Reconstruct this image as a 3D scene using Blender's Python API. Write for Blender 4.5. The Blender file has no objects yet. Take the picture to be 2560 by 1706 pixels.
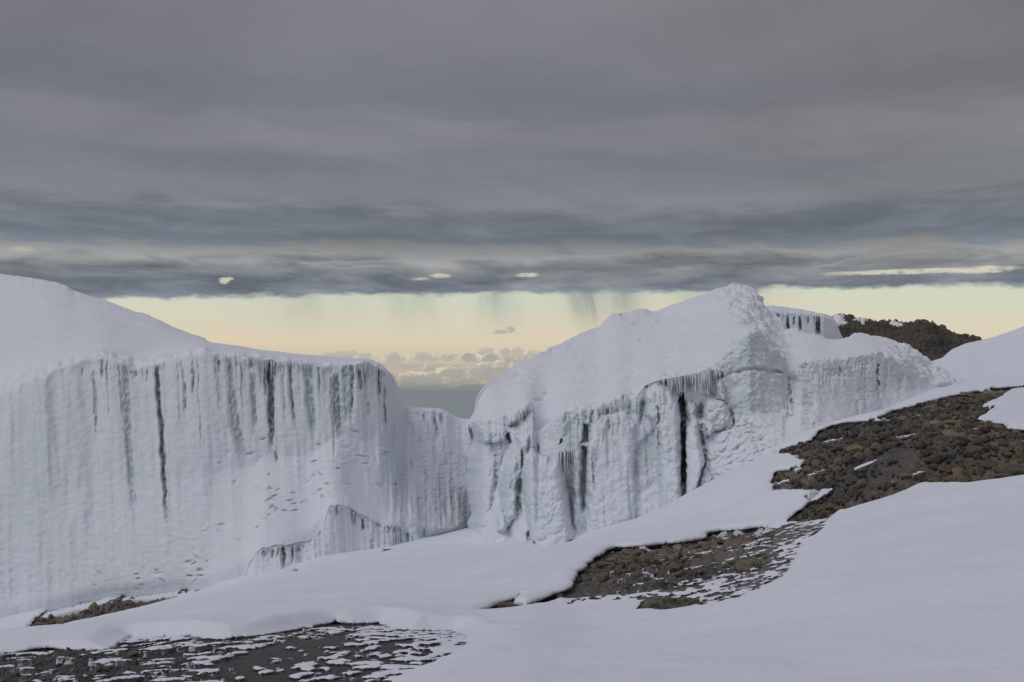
import bpy, bmesh, math, random
import numpy as np
from mathutils import Vector, Matrix, Euler

R = math.radians
random.seed(7)
rng = np.random.default_rng(11)
scene = bpy.context.scene
col = scene.collection

# ------------------------------------------------------------------ camera
F = 2560 * 35 / 36.0          # focal length in photograph pixels
CX, HY = 1280.0, 914.0        # column of the optical axis, row of the true horizon
cam_d = bpy.data.cameras.new('camera')
cam_d.lens, cam_d.sensor_width = 35, 36
cam_d.shift_y = (HY - 853.0) / 2560
cam_d.clip_start, cam_d.clip_end = 0.1, 300000
cam = bpy.data.objects.new('camera', cam_d)
col.objects.link(cam)
cam.rotation_euler = (R(90), 0, 0)
scene.camera = cam

# ------------------------------------------------------------------ exposure
scene.view_settings.view_transform = 'Standard'
scene.view_settings.look = 'None'
scene.view_settings.exposure = 0.0
scene.view_settings.gamma = 1.0
scene.view_settings.use_curve_mapping = False
scene.render.engine = 'CYCLES'
scene.cycles.max_bounces = 6
scene.cycles.diffuse_bounces = 4
scene.cycles.transparent_max_bounces = 16

SUN_EL, SUN_AZ = 46.0, -122.0    # azimuth from +Y towards +X: behind the camera, to the left

# ------------------------------------------------------------------ node helper
class NT:
    def __init__(s, tree):
        s.t = tree
        s.n = tree.nodes
        s.l = tree.links
    def node(s, kind, **kw):
        nd = s.n.new(kind)
        for k, v in kw.items():
            setattr(nd, k, v)
        return nd
    def put(s, sock, v):
        if hasattr(v, 'is_output'):
            s.l.new(v, sock)
        elif v is not None:
            if sock.type == 'RGBA' and len(v) == 3:
                v = (*v, 1)
            sock.default_value = v
    def m(s, op, a, b=None, c=None, clamp=False):
        nd = s.node('ShaderNodeMath', operation=op, use_clamp=clamp)
        for i, v in enumerate((a, b, c)):
            if v is not None:
                s.put(nd.inputs[i], v)
        return nd.outputs[0]
    def sstep(s, x, a, b):
        nd = s.node('ShaderNodeMapRange', interpolation_type='SMOOTHSTEP')
        for i, v in enumerate((x, a, b, 0.0, 1.0)):
            s.put(nd.inputs[i], v)
        return nd.outputs[0]
    def maprange(s, x, a, b, c, d):
        nd = s.node('ShaderNodeMapRange')
        for i, v in enumerate((x, a, b, c, d)):
            s.put(nd.inputs[i], v)
        return nd.outputs[0]
    def mix(s, f, a, b, blend='MIX'):
        nd = s.node('ShaderNodeMix', data_type='RGBA', blend_type=blend)
        s.put(nd.inputs[0], f)
        s.put(nd.inputs[6], a)
        s.put(nd.inputs[7], b)
        return nd.outputs[2]
    def xyz(s, x, y, z):
        nd = s.node('ShaderNodeCombineXYZ')
        for i, v in enumerate((x, y, z)):
            s.put(nd.inputs[i], v)
        return nd.outputs[0]
    def noise(s, vec, scale, detail=4, rough=.55, dist=0.0):
        nd = s.node('ShaderNodeTexNoise')
        s.put(nd.inputs['Vector'], vec)
        nd.inputs['Scale'].default_value = scale
        nd.inputs['Detail'].default_value = detail
        nd.inputs['Roughness'].default_value = rough
        nd.inputs['Distortion'].default_value = dist
        return nd.outputs['Fac']
    def ramp(s, x, stops, interp='EASE'):
        nd = s.node('ShaderNodeValToRGB')
        cr = nd.color_ramp
        cr.interpolation = interp
        while len(cr.elements) < len(stops):
            cr.elements.new(0.5)
        for e, (p, c) in zip(cr.elements, stops):
            e.position = p
            e.color = (*c, 1)
        s.put(nd.inputs[0], x)
        return nd.outputs[0]

def lin(r, g, b):
    f = lambda c: c / 12.92 if c <= .04045 else ((c + .055) / 1.055) ** 2.4
    return tuple(f(c / 255) for c in (r, g, b))

# ------------------------------------------------------------------ sky (world)
world = bpy.data.worlds.new('World')
scene.world = world
world.use_nodes = True
w = NT(world.node_tree)
w.n.clear()
tc = w.node('ShaderNodeTexCoord').outputs['Generated']
sep = w.node('ShaderNodeSeparateXYZ')
w.l.new(tc, sep.inputs[0])
X, Y, Z = sep.outputs
hyp = w.m('MAXIMUM', w.m('SQRT', w.m('ADD', w.m('MULTIPLY', X, X), w.m('MULTIPLY', Y, Y))), 1e-4)
el = w.m('DIVIDE', Z, hyp)                       # tangent of the elevation
az = w.m('ARCTAN2', X, Y)
azc = w.m('MINIMUM', w.m('MAXIMUM', az, -0.6), 0.6)
# clear air under the cloud deck: a low Nishita sky tinted by the long path to the horizon
sky = w.node('ShaderNodeTexSky', sky_type='NISHITA')
sky.sun_disc = False
sky.sun_elevation = R(SUN_EL)
sky.sun_rotation = R(SUN_AZ)
sky.altitude = 5700
sky_col = w.mix(1.0, sky.outputs[0], (0.09, 0.09, 0.09), 'MULTIPLY')
gap = w.ramp(w.maprange(el, -0.04, 0.10, 0, 1), [
    (0.00, lin(122, 129, 130)), (0.10, lin(124, 131, 131)), (0.20, lin(133, 138, 137)), (0.25, lin(150, 150, 145)), (0.31, lin(192, 182, 166)), (0.38, lin(211, 197, 172)),
    (0.47, lin(221, 206, 177)), (0.60, lin(217, 210, 184)), (0.76, lin(208, 214, 193)), (1.0, lin(202, 212, 195))], 'LINEAR')
gap = w.mix(0.06, gap, sky_col)
warm = w.m('MULTIPLY', w.sstep(w.noise(w.xyz(w.m('MULTIPLY', az, 1.2), w.m('MULTIPLY', el, 45), 3.1), 2.2, 3), .5, .72), .35)
gap = w.mix(warm, gap, lin(232, 207, 176))
# soft bank of low far cloud on the horizon
bn = w.noise(w.xyz(w.m('MULTIPLY', az, 14), w.m('MULTIPLY', el, 40), 0.7), 1.6, 6, .6)
bank_top = w.m('ADD', 0.0, w.m('MULTIPLY', w.m('SUBTRACT', bn, .5), 0.06))
bank = w.sstep(w.m('SUBTRACT', bank_top, el), -0.002, 0.006)
bank = w.m('MULTIPLY', bank, w.sstep(el, -.026, -.010))
bank = w.m('MULTIPLY', bank, w.sstep(w.noise(w.xyz(w.m('MULTIPLY', az, 9), w.m('MULTIPLY', el, 26), 5.0), 1.4, 3), .25, .5))
bcol = w.ramp(w.m('ADD', w.maprange(el, -0.03, 0.006, 0, .75), w.m('MULTIPLY', bn, .3)), [
    (0.06, lin(124, 131, 131)), (0.22, lin(134, 138, 136)), (0.42, lin(162, 155, 149)), (0.66, lin(196, 181, 163)), (0.92, lin(176, 175, 164))], 'LINEAR')
gap = w.mix(w.m('MULTIPLY', bank, .85), gap, bcol)
# far cumulus heaped along the horizon
ap, ep = w.m('MULTIPLY', az, 2288), w.m('MULTIPLY', el, 2288)
def cumulus(gap, bumps, base, fade, s0, strength):
    f = None
    for px, py, wx, wy in bumps:
        gx = w.m('DIVIDE', w.m('SUBTRACT', ap, math.atan((px - 1176.5) / 2288) * 2288), wx)
        gy = w.m('DIVIDE', w.m('SUBTRACT', ep, 840 - py - wy), wy)
        d = w.m('SUBTRACT', 1.0, w.m('SQRT', w.m('ADD', w.m('MULTIPLY', gx, gx), w.m('MULTIPLY', gy, gy))))
        f = d if f is None else w.m('SMOOTH_MAX', f, d, .12)
    c1 = w.xyz(w.m('DIVIDE', ap, 26), w.m('DIVIDE', ep, 18), s0)
    c2 = w.xyz(w.m('ADD', w.m('DIVIDE', ap, 26), -.16), w.m('ADD', w.m('DIVIDE', ep, 18), .26), s0)
    na, nb = w.noise(c1, 1.0, 5, .55), w.noise(c2, 1.0, 2, .5)
    f = w.m('ADD', f, w.m('MULTIPLY', w.m('SUBTRACT', na, .5), .95))
    n4 = w.noise(w.xyz(w.m('DIVIDE', ap, 9), w.m('DIVIDE', ep, 7), s0), 1.0, 4, .6)
    f = w.m('ADD', f, w.m('MULTIPLY', w.m('SUBTRACT', n4, .5), .55))
    dens = w.m('MULTIPLY', w.sstep(f, .0, .16), w.sstep(ep, 840 - base, 840 - base + fade))
    lit = w.m('ADD', w.m('MULTIPLY', w.m('SUBTRACT', na, nb), 2.6), w.m('SUBTRACT', .66, w.m('MULTIPLY', f, .95)), clamp=True)
    return w.mix(w.m('MULTIPLY', dens, strength), gap, w.ramp(lit, [(.1, lin(166, 165, 159)), (.45, lin(187, 181, 169)), (.8, lin(224, 212, 186))], 'LINEAR'))
gap = cumulus(gap, [(765, 806, 30, 16), (800, 802, 34, 18), (835, 808, 26, 14), (905, 809, 40, 14), (975, 808, 46, 16), (1030, 812, 30, 12)], 842, 22, 1.0, .62)
gap = cumulus(gap, [(1190, 795, 20, 20), (1222, 803, 22, 18), (1118, 797, 26, 16), (1160, 800, 20, 14)], 838, 14, 7.0, .62)
gap = cumulus(gap, [(1085, 808, 26, 16), (1128, 812, 34, 14), (1180, 816, 30, 14), (1220, 818, 30, 14)], 852, 22, 4.0, .9)
gap = cumulus(gap, [(940, 850, 30, 24), (992, 838, 40, 34), (1050, 836, 46, 28), (1115, 828, 56, 30), (1180, 826, 60, 26)], 900, 44, 12.0, .75)
gap = cumulus(gap, [(1172, 749, 15, 9), (1150, 757, 28, 6)], 772, 9, 15.0, .7)
# falling rain streaks under the deck
el_edge = w.m('ADD', .0722, w.m('SUBTRACT', w.m('MULTIPLY', azc, .0145), w.m('MULTIPLY', w.m('MULTIPLY', azc, azc), .036)))
lean = w.m('ADD', az, w.m('MULTIPLY', el, .14))
vir = w.sstep(w.noise(w.xyz(w.m('MULTIPLY', lean, 26), w.m('MULTIPLY', el, 5), 1.3), 1.0, 4, .6), .38, .64)
vmask = None
for a0, wd, amt in ((-.016, .020, .9), (.088, .038, 1.0), (.21, .05, .5), (-.10, .03, .4), (-.20, .05, .3)):
    g = w.m('DIVIDE', w.m('SUBTRACT', lean, a0 + .009), wd)
    g = w.m('MULTIPLY', w.m('POWER', 2.718, w.m('MULTIPLY', w.m('MULTIPLY', g, g), -1)), amt)
    vmask = g if vmask is None else w.m('MAXIMUM', vmask, g)
vfade = w.m('POWER', w.sstep(el, .018, .080), .8)
gap = w.mix(w.m('MULTIPLY', w.m('MULTIPLY', w.m('ADD', w.m('MULTIPLY', vir, .65), .35), vmask), vfade), gap, lin(128, 135, 138))
# cloud deck: a plane overhead, so features crowd together towards the horizon
inv = w.m('DIVIDE', 1.0, w.m('ADD', w.m('MAXIMUM', el, 0.0), 0.055))
u = w.m('MULTIPLY', w.m('SINE', az), inv)
v = w.m('MULTIPLY', w.m('COSINE', az), inv)
n1 = w.noise(w.xyz(w.m('MULTIPLY', u, .85), v, 0.0), .62, 6, .56, .4)
n2 = w.noise(w.xyz(w.m('MULTIPLY', u, .9), v, 4.0), 1.5, 6, .6, .3)
n3 = w.noise(w.xyz(w.m('MULTIPLY', az, 9), w.m('MULTIPLY', el, 46), 2.0), 1.2, 6, .6, .4)
nn = w.m('ADD', w.m('MULTIPLY', w.m('SUBTRACT', n1, .5), .6), w.m('MULTIPLY', w.m('SUBTRACT', n2, .5), .3))
pos = w.m('ADD', w.m('DIVIDE', el, .4), w.m('MULTIPLY', w.m('ADD', w.m('MULTIPLY', w.m('SUBTRACT', n3, .5), 1.2), nn), .11))
deck = w.ramp(pos, [
    (0.13, lin(123, 129, 136)), (0.19, lin(115, 123, 134)), (0.235, lin(129, 133, 137)), (0.275, lin(146, 147, 147)),
    (0.315, lin(108, 116, 126)), (0.36, lin(112, 118, 126)), (0.41, lin(126, 129, 136)), (0.48, lin(122, 125, 133)),
    (0.56, lin(130, 131, 139)), (0.66, lin(117, 119, 128)), (0.8, lin(123, 124, 132)), (1.0, lin(126, 127, 133))])
shade = w.m('ADD', 1.0, w.m('MULTIPLY', nn, 1.2))
# thinner, brighter cloud higher up
n3c = w.m('MULTIPLY', w.m('MULTIPLY', w.m('SUBTRACT', n3, .5), 1.7), w.m('SUBTRACT', 1.0, w.sstep(el, .09, .19)))
shade = w.m('ADD', shade, n3c)
high = w.sstep(el, .42, 1.6)
shade = w.m('MULTIPLY', shade, w.m('ADD', 1.0, w.m('MULTIPLY', high, .75)))
deck = w.mix(1.0, deck, w.xyz(shade, shade, shade), 'MULTIPLY')
deck = w.mix(high, deck, w.mix(1.0, deck, (.93, .97, 1.10), 'MULTIPLY'))
deck = w.mix(w.m('MULTIPLY', w.sstep(azc, .0, .45), w.sstep(el, .02, .4)), deck, w.mix(1.0, deck, (1.03, 1.0, .93), 'MULTIPLY'))
# ragged warm rifts low in the deck
hole = None
for px, py, wx, wy in ((515, 645, 13, 8), (528, 640, 10, 4), (1010, 634, 30, 7), (1211, 632, 30, 6), (2090, 624, 170, 6), (2250, 620, 80, 8), (965, 641, 34, 7), (60, 572, 70, 9)):
    a0 = math.atan((px - 1176.5) / 2288)
    e0 = (840 - py) / 2288 * math.cos(a0)
    gx = w.m('DIVIDE', w.m('SUBTRACT', az, a0), wx / 2288)
    gy = w.m('DIVIDE', w.m('SUBTRACT', el, e0), wy / 2288)
    d = w.m('ADD', w.m('MULTIPLY', gx, gx), w.m('MULTIPLY', gy, gy))
    g = w.m('POWER', 2.718, w.m('MULTIPLY', d, -.7))
    g = w.m('MULTIPLY', g, {572: .55, 634: .8, 641: .6, 632: .85}.get(py, 1.0))
    hole = g if hole is None else w.m('MAXIMUM', hole, g)
hn = w.noise(w.xyz(w.m('MULTIPLY', az, 60), w.m('MULTIPLY', el, 240), 9.0), 1.0, 6, .7)
hole = w.sstep(w.m('MULTIPLY', w.sstep(hole, .08, .9), w.m('ADD', 1.0, w.m('MULTIPLY', w.m('SUBTRACT', hn, .5), 3.0))), .25, 1.15)
deck = w.mix(w.m('MULTIPLY', hole, .78), deck, lin(222, 218, 196))
en = w.m('MULTIPLY', w.m('SUBTRACT', w.noise(w.xyz(w.m('MULTIPLY', az, 20), w.m('MULTIPLY', el, 60), 7.0), 1.0, 6, .62), .5), .020)
dmask = w.sstep(w.m('SUBTRACT', w.m('ADD', el, en), el_edge), -.0022, .0040)
full = w.mix(dmask, gap, deck)
bg = w.node('ShaderNodeBackground')
w.l.new(full, bg.inputs[0])
bg.inputs[1].default_value = 1.0
out = w.node('ShaderNodeOutputWorld')
w.l.new(bg.outputs[0], out.inputs[0])

# ------------------------------------------------------------------ sun, spread wide by the overcast
sun_d = bpy.data.lights.new('sun', 'SUN')
sun_d.energy = 0.86
sun_d.angle = R(45)
sun_d.color = (1.0, 0.985, 0.975)
sun = bpy.data.objects.new('sun', sun_d)
col.objects.link(sun)
sdir = Vector((math.sin(R(SUN_AZ)) * math.cos(R(SUN_EL)), math.cos(R(SUN_AZ)) * math.cos(R(SUN_EL)), math.sin(R(SUN_EL))))
sun.rotation_euler = (-sdir).to_track_quat('-Z', 'Y').to_euler()
sun.location = sdir * 200

# ------------------------------------------------------------------ numpy helpers
_perm = np.random.default_rng(5).permutation(256).astype(np.int64)
_perm = np.concatenate([_perm, _perm, _perm])
_grad = np.random.default_rng(6).normal(size=(256, 3))
_grad /= np.linalg.norm(_grad, axis=1, keepdims=True)

def perlin(x, y, z):
    x, y, z = np.broadcast_arrays(np.asarray(x, float), np.asarray(y, float), np.asarray(z, float))
    xi, yi, zi = np.floor(x), np.floor(y), np.floor(z)
    xf, yf, zf = x - xi, y - yi, z - zi
    xi, yi, zi = (a.astype(np.int64) & 255 for a in (xi, yi, zi))
    fu, fv, fw = (t * t * t * (t * (t * 6 - 15) + 10) for t in (xf, yf, zf))
    res = 0
    for dx in (0, 1):
        a = _perm[xi + dx]
        wx = fu if dx else 1 - fu
        for dy in (0, 1):
            b = _perm[a + yi + dy]
            wy = fv if dy else 1 - fv
            for dz in (0, 1):
                g = _grad[_perm[b + zi + dz]]
                wz = fw if dz else 1 - fw
                res = res + wx * wy * wz * (g[..., 0] * (xf - dx) + g[..., 1] * (yf - dy) + g[..., 2] * (zf - dz))
    return res * 1.5

def fbm(x, y, z, octs=4, gain=.5, lac=2.03):
    a, f, s = 1.0, 1.0, 0
    for o in range(octs):
        s = s + a * perlin(x * f + 17.3 * o, y * f + 5.1 * o, z * f + 9.7 * o)
        a *= gain
        f *= lac
    return s

def billow(x, y, z, octs=3, gain=.5):
    a, f, s = 1.0, 1.0, 0
    for o in range(octs):
        s = s + a * (-.55 + 2.2 * np.abs(perlin(x * f + 3.3 * o, y * f + 8.1 * o, z * f + 1.7 * o)))
        a *= gain
        f *= 2.1
    return s

def sst(x, a, b):
    t = np.clip((x - a) / (b - a), 0, 1)
    return t * t * (3 - 2 * t)

def poly_sd(px, py, poly):
    """signed distance to a polygon, positive inside"""
    poly = np.asarray(poly, float)
    d2 = np.full(px.shape, 1e18)
    inside = np.zeros(px.shape, bool)
    n = len(poly)
    for i in range(n):
        ax, ay = poly[i]
        bx, by = poly[(i + 1) % n]
        ex, ey = bx - ax, by - ay
        L = ex * ex + ey * ey + 1e-18
        t = np.clip(((px - ax) * ex + (py - ay) * ey) / L, 0, 1)
        dx, dy = px - ax - t * ex, py - ay - t * ey
        d2 = np.minimum(d2, dx * dx + dy * dy)
        if ay != by:
            c = ((ay > py) != (by > py)) & (px < ex * (py - ay) / (by - ay) + ax)
            inside ^= c
    d = np.sqrt(d2)
    return np.where(inside, d, -d)

def unproj(px, py, D):
    return np.stack([(px - CX) / F * D, D + 0 * px, (HY - py) / F * D], -1)

def smooth1(a, k, axis):
    if k <= 0:
        return a
    n = int(3 * k) + 1
    x = np.arange(-n, n + 1)
    g = np.exp(-x * x / (2 * k * k))
    g /= g.sum()
    pad = [(0, 0)] * a.ndim
    pad[axis] = (n, n)
    b = np.pad(a, pad, mode='edge')
    r = 0
    L = a.shape[axis]
    for i, gi in enumerate(g):
        sl = [slice(None)] * a.ndim
        sl[axis] = slice(i, i + L)
        r = r + gi * b[tuple(sl)]
    return r

def make_mesh(name, verts, faces, normals=None, attrs=None, mat=None, smooth=True):
    me = bpy.data.meshes.new(name)
    verts = np.ascontiguousarray(verts, np.float32)
    faces = np.ascontiguousarray(faces, np.int32)
    k = faces.shape[1]
    me.vertices.add(len(verts))
    me.vertices.foreach_set('co', verts.ravel())
    me.loops.add(faces.size)
    me.loops.foreach_set('vertex_index', faces.ravel())
    me.polygons.add(len(faces))
    me.polygons.foreach_set('loop_start', np.arange(0, faces.size, k, dtype=np.int32))
    me.polygons.foreach_set('use_smooth', np.full(len(faces), smooth))
    me.update(calc_edges=True)
    for an, av in (attrs or {}).items():
        at = me.attributes.new(an, 'FLOAT', 'POINT')
        at.data.foreach_set('value', np.ascontiguousarray(av, np.float32))
    if mat:
        me.materials.append(mat)
    if normals is not None:
        me.normals_split_custom_set_from_vertices(np.ascontiguousarray(normals, np.float32).tolist())
    return me

def link(name, me, parent=None, **props):
    o = bpy.data.objects.new(name, me)
    col.objects.link(o)
    if parent is not None:
        o.parent = parent
    for k, v in props.items():
        o[k] = v
    return o

def subset(verts, faces, sel, extra):
    f = faces[sel]
    idx, inv_ = np.unique(f, return_inverse=True)
    return verts[idx], inv_.reshape(f.shape), [e[idx] for e in extra]

# ------------------------------------------------------------------ materials
def new_mat(name):
    m = bpy.data.materials.new(name)
    m.use_nodes = True
    t = NT(m.node_tree)
    t.n.clear()
    o = t.node('ShaderNodeOutputMaterial')
    p = t.node('ShaderNodeBsdfPrincipled')
    t.l.new(p.outputs[0], o.inputs[0])
    return m, t, p

def attr(t, name):
    nd = t.node('ShaderNodeAttribute', attribute_name=name)
    return nd.outputs['Fac']

def bump(t, p, h, strength, dist):
    b = t.node('ShaderNodeBump')
    b.inputs['Strength'].default_value = strength
    b.inputs['Distance'].default_value = dist
    t.l.new(h, b.inputs['Height'])
    t.l.new(b.outputs[0], p.inputs['Normal'])

SNOW = (0.80, 0.795, 0.84)
def snow_material():
    m, t, p = new_mat('wind packed snow')
    co = t.node('ShaderNodeTexCoord').outputs['Object']
    n = t.noise(co, .35, 5, .6)
    c = t.mix(t.sstep(n, .35, .65), (0.765, 0.77, 0.84), (0.80, 0.80, 0.865))
    c = t.mix(t.m('MULTIPLY', attr(t, 'dirt_shade'), t.sstep(t.noise(co, 9, 4, .6), .25, .6)), c, (.22, .21, .20))  # dirty layers and undercut shade, both put into the snow colour
    t.put(p.inputs['Base Color'], c)
    p.inputs['Roughness'].default_value = .8
    p.inputs['Specular IOR Level'].default_value = .2
    h = t.m('ADD', t.m('MULTIPLY', t.noise(co, 1.6, 5, .6), .8), t.m('MULTIPLY', t.noise(co, 14, 3, .6), .12))
    bump(t, p, h, .35, .10)
    return m

def ice_material():
    m, t, p = new_mat('frosted glacier ice')
    co = t.node('ShaderNodeTexCoord').outputs['Object']
    mp = t.node('ShaderNodeMapping')
    mp.inputs['Scale'].default_value = (1.0, 1.0, .10)
    t.l.new(co, mp.inputs[0])
    streak = t.noise(mp.outputs[0], 2.2, 5, .65)
    blot = t.noise(co, 1.1, 5, .65)
    frost_n = t.noise(co, 3.2, 5, .65)
    ice = attr(t, 'ice')
    dirt_shade = attr(t, 'dirt_shade')
    # bare ice shows in blotches and runs through the rime
    f = t.m('ADD', ice, t.m('MULTIPLY', t.m('SUBTRACT', t.m('ADD', t.m('MULTIPLY', streak, .6), t.m('MULTIPLY', blot, .4)), .5), t.m('MULTIPLY', ice, 2.4)), clamp=True)
    snow = t.mix(t.sstep(frost_n, .35, .65), (0.765, 0.775, 0.84), (0.81, 0.815, 0.87))
    icec = t.mix(streak, (.42, .545, .565), (.64, .735, .755))
    c = t.mix(f, snow, icec)
    dc = t.mix(t.noise(mp.outputs[0], 2.6, 3, .5), (.20, .212, .21), (.46, .49, .495))
    dm = t.m('ADD', dirt_shade, t.m('MULTIPLY', t.m('SUBTRACT', frost_n, .5), t.m('MULTIPLY', t.m('MULTIPLY', dirt_shade, t.m('SUBTRACT', 1.0, dirt_shade)), 1.5)), clamp=True)
    c = t.mix(dm, c, dc)
    t.put(p.inputs['Base Color'], c)
    t.put(p.inputs['Roughness'], t.maprange(f, 0, 1, .75, .38))
    p.inputs['Specular IOR Level'].default_value = .35
    h = t.m('ADD', t.m('MULTIPLY', t.noise(co, 4.0, 5, .62), .7), t.m('MULTIPLY', t.noise(co, 16, 3, .6), .25))
    bump(t, p, h, .40, .12)
    return m

def icicle_material():
    m, t, p = new_mat('icicle ice')
    co = t.node('ShaderNodeTexCoord').outputs['Object']
    c = t.mix(t.noise(co, 6, 3, .6), (.58, .64, .68), (.80, .82, .86))
    t.put(p.inputs['Base Color'], c)
    p.inputs['Roughness'].default_value = .3
    return m

def rock_material(name, a, b, c_, dark):
    m, t, p = new_mat(name)
    co = t.node('ShaderNodeTexCoord').outputs['Object']
    geo = t.node('ShaderNodeNewGeometry')
    posn = geo.outputs['Position']
    oi = geo.outputs['Random Per Island']
    oi2 = t.node('ShaderNodeObjectInfo').outputs['Random']
    n = t.noise(posn, .22, 5, .62)
    n2 = t.noise(posn, 5.5, 5, .65)
    c = t.mix(t.sstep(n, .38, .62), a, b)
    c = t.mix(t.m('MULTIPLY', t.sstep(t.noise(posn, .11, 3, .5), .5, .66), .55), c, (b[0] * 1.12, b[1] * .98, b[2] * .84))
    c = t.mix(t.m('MULTIPLY', t.sstep(n2, .45, .7), .6), c, c_)
    c = t.mix(t.sstep(t.noise(posn, 11, 4, .6), .55, .75), c, dark)
    k = t.m('MULTIPLY', t.maprange(oi, 0, 1, .70, 1.35), t.maprange(oi2, 0, 1, .75, 1.3))
    c = t.mix(1.0, c, t.xyz(k, k, k), 'MULTIPLY')
    t.put(p.inputs['Base Color'], c)
    p.inputs['Roughness'].default_value = .85
    p.inputs['Specular IOR Level'].default_value = .3
    h = t.m('ADD', t.noise(posn, 5, 5, .65), t.m('MULTIPLY', t.noise(posn, 22, 4, .65), .5))
    bump(t, p, h, .85, .12)
    return m

M_SNOW, M_ICE, M_ICICLE = snow_material(), ice_material(), icicle_material()
M_ROCK = rock_material('brown volcanic rock', (.094, .086, .073), (.170, .136, .096), (.235, .212, .178), (.030, .029, .028))
M_GROUND = rock_material('dark grit between stones', (.076, .071, .063), (.135, .116, .093), (.19, .172, .148), (.024, .023, .022))
M_GREY = rock_material('grey volcanic grit', (.098, .095, .092), (.145, .137, .128), (.205, .195, .185), (.036, .035, .034))

# ------------------------------------------------------------------ terrain heights
LEFT_FOOT = [(-450, 1600, 54), (-100, 1585, 54), (0, 1567, 54), (60, 1556, 54), (270, 1505, 54.5), (400, 1494, 54), (538, 1480, 53), (620, 1456, 53.5), (700, 1438, 54),
             (760, 1416, 55), (980, 1377, 58), (1100, 1350, 61), (1190, 1327, 64), (1260, 1310, 66)]
RIGHT_FOOT = [(1170, 1331, 63), (1182, 1336, 58), (1204, 1356, 53), (1240, 1368, 51), (1300, 1366, 49.5), (1400, 1371, 49), (1445, 1352, 49.3), (1580, 1311, 49.5), (1700, 1281, 49), (1745, 1238, 48),
              (1790, 1210, 47.5), (1850, 1180, 47), (1930, 1145, 46.5), (2000, 1110, 47.5), (2044, 1083, 49), (2120, 1060, 52),
              (2200, 1041, 55), (2285, 1007, 58), (2330, 990, 60), (2440, 965, 64)]
CTRL = []
for p_ in LEFT_FOOT[1:] + RIGHT_FOOT[1:]:
    CTRL.append(p_)
CTRL += [(0, 1706, 10.5), (640, 1706, 10), (1280, 1706, 8.5), (1900, 1706, 7), (2560, 1706, 6),
         (-150, 1645, 14), (0, 1640, 14), (250, 1626, 14.5), (500, 1598, 15), (750, 1576, 17), (950, 1563, 18.5), (1186, 1555, 20),
         (0, 1612, 20), (60, 1606, 34), (60, 1606, 46), (300, 1552, 37), (300, 1554, 45), (140, 1545, 52.5), (420, 1523, 40), (420, 1524, 47), (538, 1492, 42), (538, 1491, 49),
         (700, 1443, 49), (980, 1382, 53), (1190, 1334, 60), (980, 1480, 32), (700, 1500, 30), (980, 1545, 20), (400, 1570, 22), (1300, 1412, 34), (1300, 1485, 24),
         (1200, 1420, 38), (1445, 1453, 25), (1540, 1381, 30), (1560, 1330, 42), (1775, 1345, 32), (1934, 1326, 31), (1494, 1493, 21.5), (1724, 1470, 20.5), (1896, 1437, 20),
         (1620, 1530, 18.5), (1937, 1238, 36), (1930, 1206, 39), (1850, 1260, 38), (2013, 1306, 30), (2256, 1250, 26.5), (2560, 1212, 24), (2700, 1195, 23.5), (2200, 1150, 34),
         (2450, 1060, 41), (2560, 1005, 48), (2560, 972, 58), (2700, 955, 58), (2560, 1400, 12), (2300, 1400, 14), (2000, 1450, 16), (1600, 1600, 13.5),
         (2560, 1290, 18), (2300, 1310, 19), (1280, 1600, 14), (-450, 1706, 11), (3000, 1400, 11), (3000, 1706, 5.5)]
for px in (-700, 200, 900, 1600, 2300, 3200):
    for D, z in ((1.2, -1.66), (2.6, -1.68)):
        CTRL.append((px, HY - F * z / D, D))
for px, z in ((-450, -16), (300, -15), (800, -13.5), (1300, -11), (1800, -7), (2300, -3.5), (2800, -2.2)):
    CTRL.append((px, HY - F * z / 80, 80))
    CTRL.append((px, HY - F * (z - 6) / 130, 130))
_c = np.array(CTRL, float)
_ct = np.stack([(_c[:, 0] - CX) / F, np.log(_c[:, 2])], 1)
_cz = (HY - _c[:, 1]) / F * _c[:, 2]
def _ker(a, b):
    r2 = ((a[:, None, :] - b[None, :, :]) ** 2).sum(-1)
    return .5 * r2 * np.log(r2 + 1e-12)
_n = len(_ct)
_A = np.zeros((_n + 3, _n + 3))
_A[:_n, :_n] = _ker(_ct, _ct) + np.eye(_n) * 2e-5
_P = np.concatenate([np.ones((_n, 1)), _ct], 1)
_A[:_n, _n:] = _P
_A[_n:, :_n] = _P.T
_wt = np.linalg.solve(_A, np.concatenate([_cz, np.zeros(3)]))

def ground_z(px, D):
    px, D = np.broadcast_arrays(np.asarray(px, float), np.asarray(D, float))
    sh = px.shape
    q = np.stack([((np.clip(px, -650, 3150)) - CX).ravel() / F, np.log(np.minimum(D, 130)).ravel()], 1)
    z = np.empty(len(q))
    for i in range(0, len(q), 40000):
        b = q[i:i + 40000]
        z[i:i + 40000] = _ker(b, _ct) @ _wt[:_n] + _wt[_n] + b @ _wt[_n + 1:]
    z = z.reshape(sh)
    return z - np.maximum(D - 130, 0) * .55          # the mountain flank drops away beyond

def ground_D(px, py, dmin=3.0, dmax=75.0):
    """distance at which the ray through (px, py) first meets the ground"""
    px, py = np.asarray(px, float), np.asarray(py, float)
    Ds = np.exp(np.linspace(math.log(dmin), math.log(dmax), 700))
    gz = ground_z(px[:, None], Ds[None, :])
    row = HY - F * gz / Ds[None, :]
    hit = row <= py[:, None]
    i = np.where(hit.any(1), hit.argmax(1), len(Ds) - 1)
    return Ds[i]

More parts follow.
